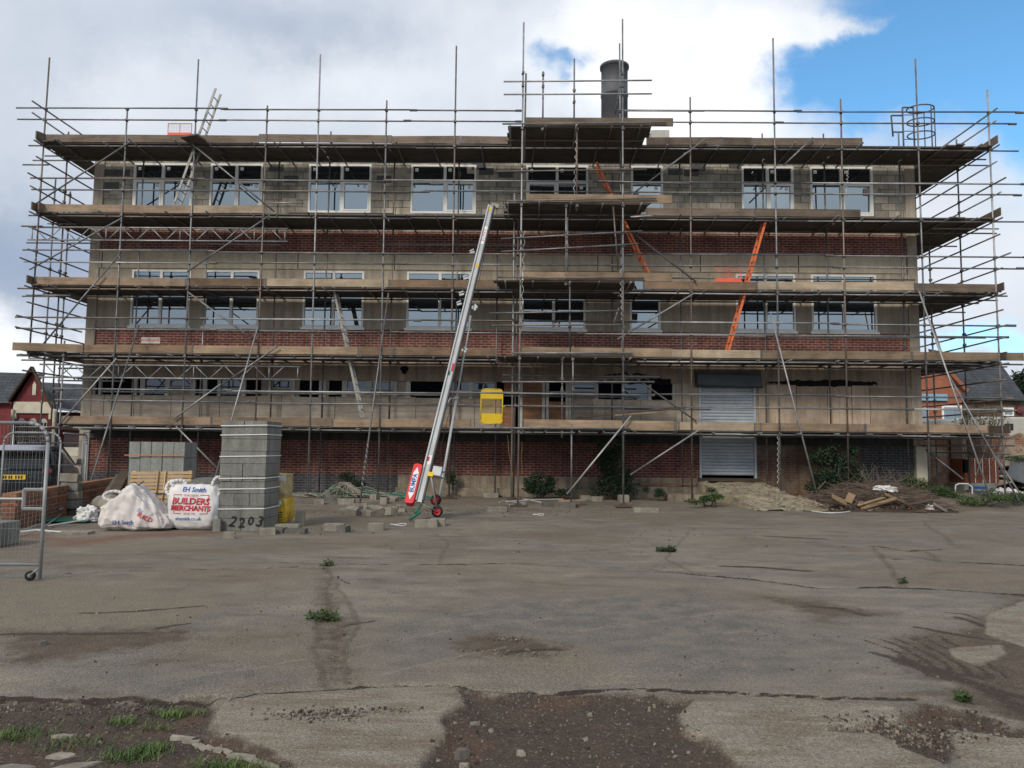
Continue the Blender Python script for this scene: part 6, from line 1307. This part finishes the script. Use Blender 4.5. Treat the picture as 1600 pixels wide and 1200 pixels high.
m = MB(); m.prism([(gw[0][0], 0), (gw[1][0], 0), *gw[2:]], hY, hY+7); m.build('wall', 'brick_orange', hr)
a = gp(1462, 562, hY); b = gp(1507, 612, hY); m = MB(); m.beam((a[0], hY-.2, a[1]), (b[0], hY-.2, b[1]), .25, .5, Vector((0, 1, 0))); m.build('verge', 'brick_orange', hr)
m = MB(); m.box(gp(1495, 660, hY+2)[0], gp(1760, 660, hY+2)[0], hY+2, hY+9, 0, gp(1560, 622, hY+2)[1]); m.build('wall', 'brick_ruin', hr)
pts = [(*gp(1450, 545, 60),), (*gp(1562, 566, 60),), (*gp(1606, 626, 56.5),), (*gp(1500, 624, 56.5),)]
roof_poly([(pts[0][0], 60, pts[0][1]), (pts[1][0], 60, pts[1][1]), (pts[2][0], 56.5, pts[2][1]), (pts[3][0]-1.5, 56.5, pts[3][1])], 'slate', hr)
roof_poly([(pts[1][0], 60, pts[1][1]), (pts[1][0]+.5, 66, pts[1][1]-2), (pts[2][0]+1, 66, pts[2][1]), (pts[2][0], 56.5, pts[2][1])], 'slate', hr)
a = gp(1436, 626, hY); b = gp(1478, 616, hY); MB().box(a[0], b[0], hY-.2, hY-.05, a[1], b[1]).build('blue_sign_band', 'bluesign', hr)
for (p0, p1) in (((1437, 660), (1450, 635)), ((1472, 662), (1502, 634)), ((1567, 650), (1583, 637))):
    Yw = hY-.1 if p0[0] < 1490 else hY+1.9; a = gp(*p0, Yw); b = gp(*p1, Yw); m = MB(); m.box(a[0], b[0], Yw-.08, Yw+.02, a[1], b[1]); wn = m.build('window', 'upvc', hr); MB().box(a[0]+.12, b[0]-.12, Yw-.1, Yw-.083, a[1]+.12, b[1]-.12).build('pane', 'glass', wn)
x, z = gp(1593, 641, hY+1.9); MB().lathe((x, hY+1.9, z), [(0, -.12), (.28, -.1), (.32, 0)], 6, 'Y').build('alarm_box', 'lamp_red', hr)
vY = 34.0; va = gp(1471, 677, vY); vb = gp(1640, 677, vY)
vn = thing('white_trailer', 'cream-white trailer body behind the old brick wall at the right', 'trailer', ((va[0]+vb[0])/2, vY, 0))
for (p0, p1) in (((1471, 690), (1530, 655)), ((1530.5, 690), (1640, 652))):
    a = gp(*p0, vY); b = gp(*p1, vY); m = MB(); m.box(a[0], b[0], vY, vY+2, 0.4, b[1]); m.build('body_panel', 'caravan', vn, bevel=.08)
a = gp(1570, 672, vY-.02); b = gp(1583, 662, vY-.02); MB().box(a[0], b[0], vY-.03, vY-.005, a[1], b[1]).build('window', 'car_glass', vn)
tY = 48.0
tr = bush('conifer', 'dark evergreen tree at the right edge beyond the slate roof', 'tree', (gp(1602, 690, 80)[0], 80, 0), [(*[gp(1606, 618, 80)[0]], 80, gp(1606, 618, 80)[1], 1.6, 1.6, 1.8), (gp(1594, 608, 80)[0], 80, gp(1594, 606, 80)[1], 1.0, 1, 1.6), (gp(1586, 590, 80)[0], 80, gp(1586, 592, 80)[1], .45, .5, .7), (gp(1600, 596, 80)[0], 80, gp(1600, 596, 80)[1], 1.2, 1, 1.4), (gp(1625, 600, 80)[0], 80, gp(1625, 600, 80)[1], 2, 1.5, 2.6), (gp(1610, 650, 80)[0], 80, gp(1610, 650, 80)[1], 1.8, 1.5, 2)], 5200, .42, 61, 'leaf_dark', 6)
m = MB(); xx = gp(1606, 690, 80)[0]; m.tube((xx, 80, 0), (xx, 80, gp(1606, 610, 80)[1]), .25, 8, .1); m.build('trunk', 'bark', tr)
sY = 26.6
sh_ = thing('bare_shrub', 'grey-green straggly shrub over the old wall beyond the right scaffold', 'shrub', (gp(1535, 740, sY)[0], sY, 0))
leaves('foliage', 'leaf_pale', sh_, [cl(1530, 655, sY, .75, .4, .42), cl(1505, 665, sY, .5, .3, .25), cl(1555, 660, sY, .6, .3, .3), cl(1535, 640, sY, .5, .3, .25)], 700, .09, 62)
m = MB(); q_ = random.Random(3)
for i in range(46):
    b0 = Vector((gp(1535, 760, sY)[0]+q_.uniform(-.3, .3), sY, .2)); tip = Vector((gp(q_.uniform(1490, 1580), 640, sY)[0], sY+q_.uniform(-.3, .4), gp(1535, q_.uniform(625, 675), sY)[1])); md = b0.lerp(tip, .55)+Vector((q_.uniform(-.2, .2), 0, q_.uniform(.1, .4)))
    m.tube(b0, md, .014, 5, .009); m.tube(md, tip, .009, 5, .003); m.tube(md.lerp(tip, .4), md.lerp(tip, .4)+Vector((q_.uniform(-.4, .4), q_.uniform(-.2, .2), q_.uniform(0, .35))), .006, 4, .002)
m.build('branch', 'twig', sh_)
# strapped brick pack on a grey wrapped pack
pY = 23.6; a = gp(1508, 754, pY); b = gp(1560, 717, pY)
bp = thing('brick_pack', 'strapped pack of orange-red bricks on top of the grey wrapped pack', 'brick pack', ((a[0]+b[0])/2, pY, a[1]))
m = MB(); m.box(a[0], b[0], pY, pY+.8, a[1], b[1]); m.build('bricks', mat_brick('stacked_brick', (.40, .13, .07), (.30, .10, .06), (.14, .06, .04), .105, .068, .012, dirt=.25), bp, bevel=.01)
m = MB(); m.box(a[0]+.0, a[0]+.16, pY-.006, pY+.1, a[1]+.3, b[1]-.04); m.build('missing_bricks', 'char', bp)
for f in (.30, .52, .72, .90):
    x = a[0]+(b[0]-a[0])*f; m = MB(); m.box(x-.012, x+.012, pY-.014, pY-.007, a[1], b[1]); m.box(x-.012, x+.012, pY-.014, pY+.8, b[1]+.001, b[1]+.008); m.build('strap', 'strap', bp)
a2 = gp(1512, 782, pY-.2); b2_ = gp(1561, 755.5, pY-.2)
gp2 = thing('wrapped_pack', 'grey plastic-wrapped pack with blue print under the brick pack', 'pack', ((a2[0]+b2_[0])/2, pY, 0))
m = MB(); m.box(a2[0], b2_[0], pY-.1, pY+.8, 0, a[1]-.005); m.build('wrapping', 'lgrey_block', gp2, bevel=.03)
for z0_, z1_ in ((.30, .36), (.43, .50)): MB().box(a2[0]+.12, a2[0]+.62, pY-.109, pY-.103, z0_+.05, z1_+.05).build('blue_print', 'blue', gp2)
# bent white rail in front of it
m = MB(); x0, z0_ = gp(1492, 775, 22.6); x1, z1_ = gp(1519, 756, 22.6); x2 = gp(1519, 785, 22.6)[0]; m.path([(x0, 22.6, z0_-.1), (x0+.03, 22.6, z1_-.05), (x0+.12, 22.6, z1_), (x1-.12, 22.6, z1_), (x1, 22.6, z1_-.1), (x2, 22.6, .1)], .018, 8); tag(m.build('bent_rail', 'pipe'), 'bent pale tube rail standing in the weeds before the wrapped pack', 'rail')
m = MB(); x0, z0_ = gp(1499, 760, 24.4); x1, z1_ = gp(1522, 722, 24.4); m.box(x0, x1, 24.4, 24.9, 0, z1_); tag(m.build('steel_bin', 'timber_dark'), 'dark box standing behind the left of the brick pack', 'box')
# debris pile at the right edge: stacked slates and boards under a felt sheet
dp = thing('debris_pile', 'pile of dark slates and boards under felt at the right edge', 'debris', (gp(1600, 780, 23.8)[0], 23.8, 0)); q_ = random.Random(12)
for i in range(46):
    x = gp(q_.uniform(1566, 1680), 750, 24)[0]; z = q_.uniform(.15, 1.5); y = 24.0+q_.uniform(-.3, .8); m = MB(); m.obox((x, y, z), (q_.uniform(.5, 1.3), q_.uniform(.3, .7), q_.uniform(.02, .06)), rot(q_.uniform(-.2, .2), q_.uniform(-.25, .25), q_.uniform(-.6, .6)), .1); m.build('board', q_.choice(['tarp', 'timber_dark', 'rubble_dark', 'rubble', 'deck', 'slate']), dp)
m = MB(); a, b, c, d_ = gp(1573, 745, 23.3), gp(1600, 718, 23.3), gp(1640, 725, 23.3), gp(1600, 755, 23.3); m.add([(a[0], 23.3, a[1]), (d_[0], 23.2, d_[1]), (c[0], 23.5, c[1]), (b[0], 23.9, b[1]), (a[0], 23.32, a[1]-.03), (d_[0], 23.22, d_[1]-.03), (c[0], 23.52, c[1]-.03), (b[0], 23.92, b[1]-.03)], [(0, 1, 2, 3), (7, 6, 5, 4), (0, 4, 5, 1), (1, 5, 6, 2), (2, 6, 7, 3), (3, 7, 4, 0)]); m.build('felt_sheet', 'tarp', dp)
for k, c in enumerate([cl(1592, 718, 23.9, .35, .3, .12)]): leaves('ivy_foliage', 'leaf', dp, [c], 300, .08, 90)

# ---------------------------------------------------------------- twig and rubble heap at the right
rp = thing('rubble_heap', 'wide heap of broken twigs, planks and brown soil in front of the right-hand wall', 'heap', (X_(1385, 795, 20.8), 20.8, 0)); hx0, hx1 = X_(1268, 795, 20.6), X_(1492, 795, 20.6)
def hh_(x, y):
    u = (x-(hx0+hx1)/2)/((hx1-hx0)/2); v = (y-21.1)/1.15; b = max(0, 1-u*u)**.7*max(0, 1-v*v)**.8
    return b*(.20+.20*math.exp(-((u-.05)/.42)**2)+.1*math.exp(-((u+.5)/.2)**2))
nx, ny = 90, 34; vs = []; 
for j in range(ny):
    for i in range(nx):
        x = hx0-.2+(hx1-hx0+.4)*i/(nx-1); y = 19.85+2.5*j/(ny-1); vs.append((x, y, gz(x, y)-.03+hh_(x, y)*(.85+.3*random.random())+.02*random.random()*(hh_(x, y) > 0)))
m = MB(); m.add(vs, [(j*nx+i, j*nx+i+1, (j+1)*nx+i+1, (j+1)*nx+i) for j in range(ny-1) for i in range(nx-1)]); m.build('soil', 'soilmound', rp)
m = MB(); mb2 = MB(); q_ = random.Random(21)
for i in range(1900):
    x = q_.triangular(hx0+.05, hx1+.15); y = q_.uniform(20.05, 22.0); h = hh_(x, y); 
    if h < .02 and q_.random() < .7: continue
    z = gz(x, y)+h+q_.uniform(-.03, .09); a = q_.gauss(0, .5)+(math.pi if q_.random() < .5 else 0); el = q_.gauss(0, .17); l = q_.uniform(.15, .8); dd = Vector((math.cos(a)*math.cos(el), math.sin(a)*math.cos(el), math.sin(el)))*l
    p = Vector((x, y, z)); md = p+dd*.5+Vector((0, 0, q_.uniform(-.04, .07))); r = q_.uniform(.003, .010); (m if i % 3 else mb2).tube(p, md, r, 4, r*.8); (m if i % 3 else mb2).tube(md, p+dd, r*.8, 4, r*.3)
for i in range(45):                            # fine brush curling up at the back
    x = q_.gauss(X_(1378, 750, 21.9), .55); p = Vector((x, 21.7, .3+hh_(x, 21.5))); pts_ = [p]; a = q_.uniform(.6, 2.6)
    for k in range(5): a += q_.uniform(-.5, .5); p = p+Vector((math.cos(a)*.13, q_.uniform(-.04, .04), math.sin(a)*.12)); pts_.append(p)
    mb2.path(pts_, .004, 4)
m.build('twigs', 'twig', rp)['kind'] = 'stuff'; mb2.build('pale_twigs', mat_plain('pale_twig', (.22, .17, .13), .9, 0, .4, 4), rp)['kind'] = 'stuff'
for (a, b, w_, mt_) in [((1383, 772), (1440, 798), .12, 'timber_mid'), ((1345, 795), (1398, 778), .10, 'timber_mid'), ((1340, 790), (1392, 775), .07, 'timber_mid'), ((1300, 775), (1322, 786), .22, 'timber_mid'), ((1325, 785), (1334, 772), .18, 'timber_mid'), ((1372, 768), (1425, 792), .06, 'timber_dark'), ((1414, 800), (1445, 802), .10, 'timber_dark'), ((1460, 788), (1480, 798), .14, 'rubble'), ((1280, 782), (1310, 783), .1, 'timber_dark'), ((1415, 790), (1462, 782), .05, 'timber_dark'), ((1345, 738), (1353, 753), .05, 'bark'), ((1278, 765), (1292, 752), .03, 'twig'), ((1355, 800), (1375, 792), .1, 'rubble')]:
    Y = 20.05; x0, z0_ = ony(*a, Y); x1, z1_ = ony(*b, Y); y0_ = 20.05; m = MB(); m.beam((x0, y0_, max(z0_, .05)), (x1, y0_+random.uniform(-.15, .15), max(z1_, .05)), w_, .03, Vector((.2, -.6, 1)).normalized()); m.build('broken_plank', mt_, rp)
for i in range(60):
    x = q_.triangular(hx0, hx1); y = q_.uniform(19.95, 20.7); s_ = q_.uniform(.02, .07); m = MB(); stone(m, x, y, gz(x, y)+hh_(x, y)+.02, s_, q_); m.build('lump', q_.choice(['rubble', 'rubble_dark', 'soilmound', 'brick_low']), rp)
# low strip of dirt and hose beside the raker foot
m = MB(); x0, y0 = onz(1262, 795); x1, y1 = onz(1320, 797)
for i in range(90): t = q_.random(); stone(m, x0+(x1-x0)*t, y0+q_.uniform(-.1, .25), .03+q_.uniform(0, .04), q_.uniform(.03, .07), q_)
tag(m.build('crumbled_mortar', 'rubble'), kind='stuff')
m = MB(); m.path([Vector((*onz(1262+ (76)*t, 799+4*math.sin(t*3.1)), .025)) for t in np.linspace(0, 1, 16)], .014); tag(m.build('hose', 'pipe'), 'thin white hose curving on the ground before the raker foot right of the ramp', 'hose')
# white pipes with red ends by the tower foot
for k, (a, b, r) in enumerate([((782, 785), (850, 773), .016), ((785, 780), (845, 790), .016), ((790, 789), (880, 786), .014), ((800, 777), (860, 783), .014), ((775, 783), (815, 792), .014), ((846, 772), (855, 782), .014), ((780, 790), (830, 777), .012), ((822, 786), (872, 778), .012), ((796, 792), (846, 786), .012)]):
    p = Vector((*onz(*a), .05+.02*(k % 4))); q2 = Vector((*onz(*b), .05+.02*((k+1) % 4))); m = MB(); m.path([p, p.lerp(q2, .5)+Vector((0, .05, .02)), q2], r)
    tag(m.build('plastic_pipe', 'pipe'), 'white plastic pipe in the loose tangle at the foot of the tower', 'pipe', 'white pipes tangled at the foot of the tower')
for k, (px, py) in enumerate([(815, 785), (842, 778), (880, 783), (818, 773)]):
    x, y = onz(px, py); m = MB(); m.obox((x, y, .07), (.24, .1, .1), rot(0, 0, rr.uniform(-.5, .5)), .1); tag(m.build('red_brick', 'brick_orange', bevel=.01), ['red brick lying on the white pipes in front of the tower\'s left leg', 'small red brick behind the white pipes', 'red brick at the right end of the white pipes', 'red brick behind the tower\'s left foot'][k], 'brick')
for k, (px, py, r) in enumerate([(841, 806, .10), (622, 822, .12)]):
    x, y = onz(px, py); m = MB(); m.path([(x+r*1.3*math.cos(t), y+r*math.sin(t), .03+.015*math.sin(t*2)) for t in np.linspace(0, 6.3, 22)], .007); tag(m.build('wire_loop', 'pipe'), ['loop of pale wire on the ground before the dark broken piece', 'thin white wire loop left of the end-to-end blocks'][k], 'wire')
# cable and netting heap by the wall, green and pale
m = MB(); m2 = MB(); q_ = random.Random(44)
for i in range(120):
    px = q_.uniform(455, 640); x = X_(px, 765, 22.2); h = .03+.05*q_.random()+.30*math.exp(-((px-535)/28)**2)*q_.random(); a = q_.gauss(0, .35); l = q_.uniform(.3, 1.1); y = 22.0+q_.uniform(-.4, .7); p = Vector((x, y, gz(x, y)+h))
    (m if i % 2 else m2).path([p, p+Vector((l*.4, .1*math.sin(a), q_.uniform(-.03, .08))), p+Vector((l, .2*math.sin(a), -h*.6))], .012, 5)
for i in range(70):
    c0 = Vector((X_(538, 765, 21.9), 21.9, gz(-5, 21.9))); a = q_.uniform(.1, 3.0); l = q_.uniform(.5, .72); top = c0+Vector((q_.uniform(-.15, .15), .1, .42)); e_ = c0+Vector((math.cos(a)*l, q_.uniform(-.3, .1), .03)); m2.path([top, top.lerp(e_, .4)+Vector((0, 0, .06)), e_], .011, 5)
tag(m.build('netting_cords', 'green'), 'green netting cords spread along the foot of the wall left of the hoist', 'netting'); tag(m2.build('cable_heap', 'rubble'), 'heap of pale cords on the green netting by the wall', 'cord heap')
# dark boards leaning by the low wall, timber strip by tower
for k, (a, b, w_, mt_, lb) in enumerate([((197, 735), (180, 785), .22, 'timber_dark', 'dark board leaning against the pale block stack'), ((186, 742), (165, 788), .12, 'rubble_dark', 'narrow dark board leaning left of the pale block stack'), ((872, 783), (915, 781), .10, 'toe', 'short pale timber strip lying at the foot of the tower\'s middle leg')]):
    Y = 17.2 if k < 2 else 20.6; x0, z0_ = ony(*a, Y); x1, z1_ = ony(*b, Y); m = MB(); m.beam((x0, Y, z0_), (x1, Y-.3 if k < 2 else Y, max(z1_, .07)), w_, .04, Vector((0, -1, .3)).normalized() if k < 2 else Vector((0, 0, 1))); tag(m.build('leaning_board' if k < 2 else 'timber_strip', mt_), lb, 'board')
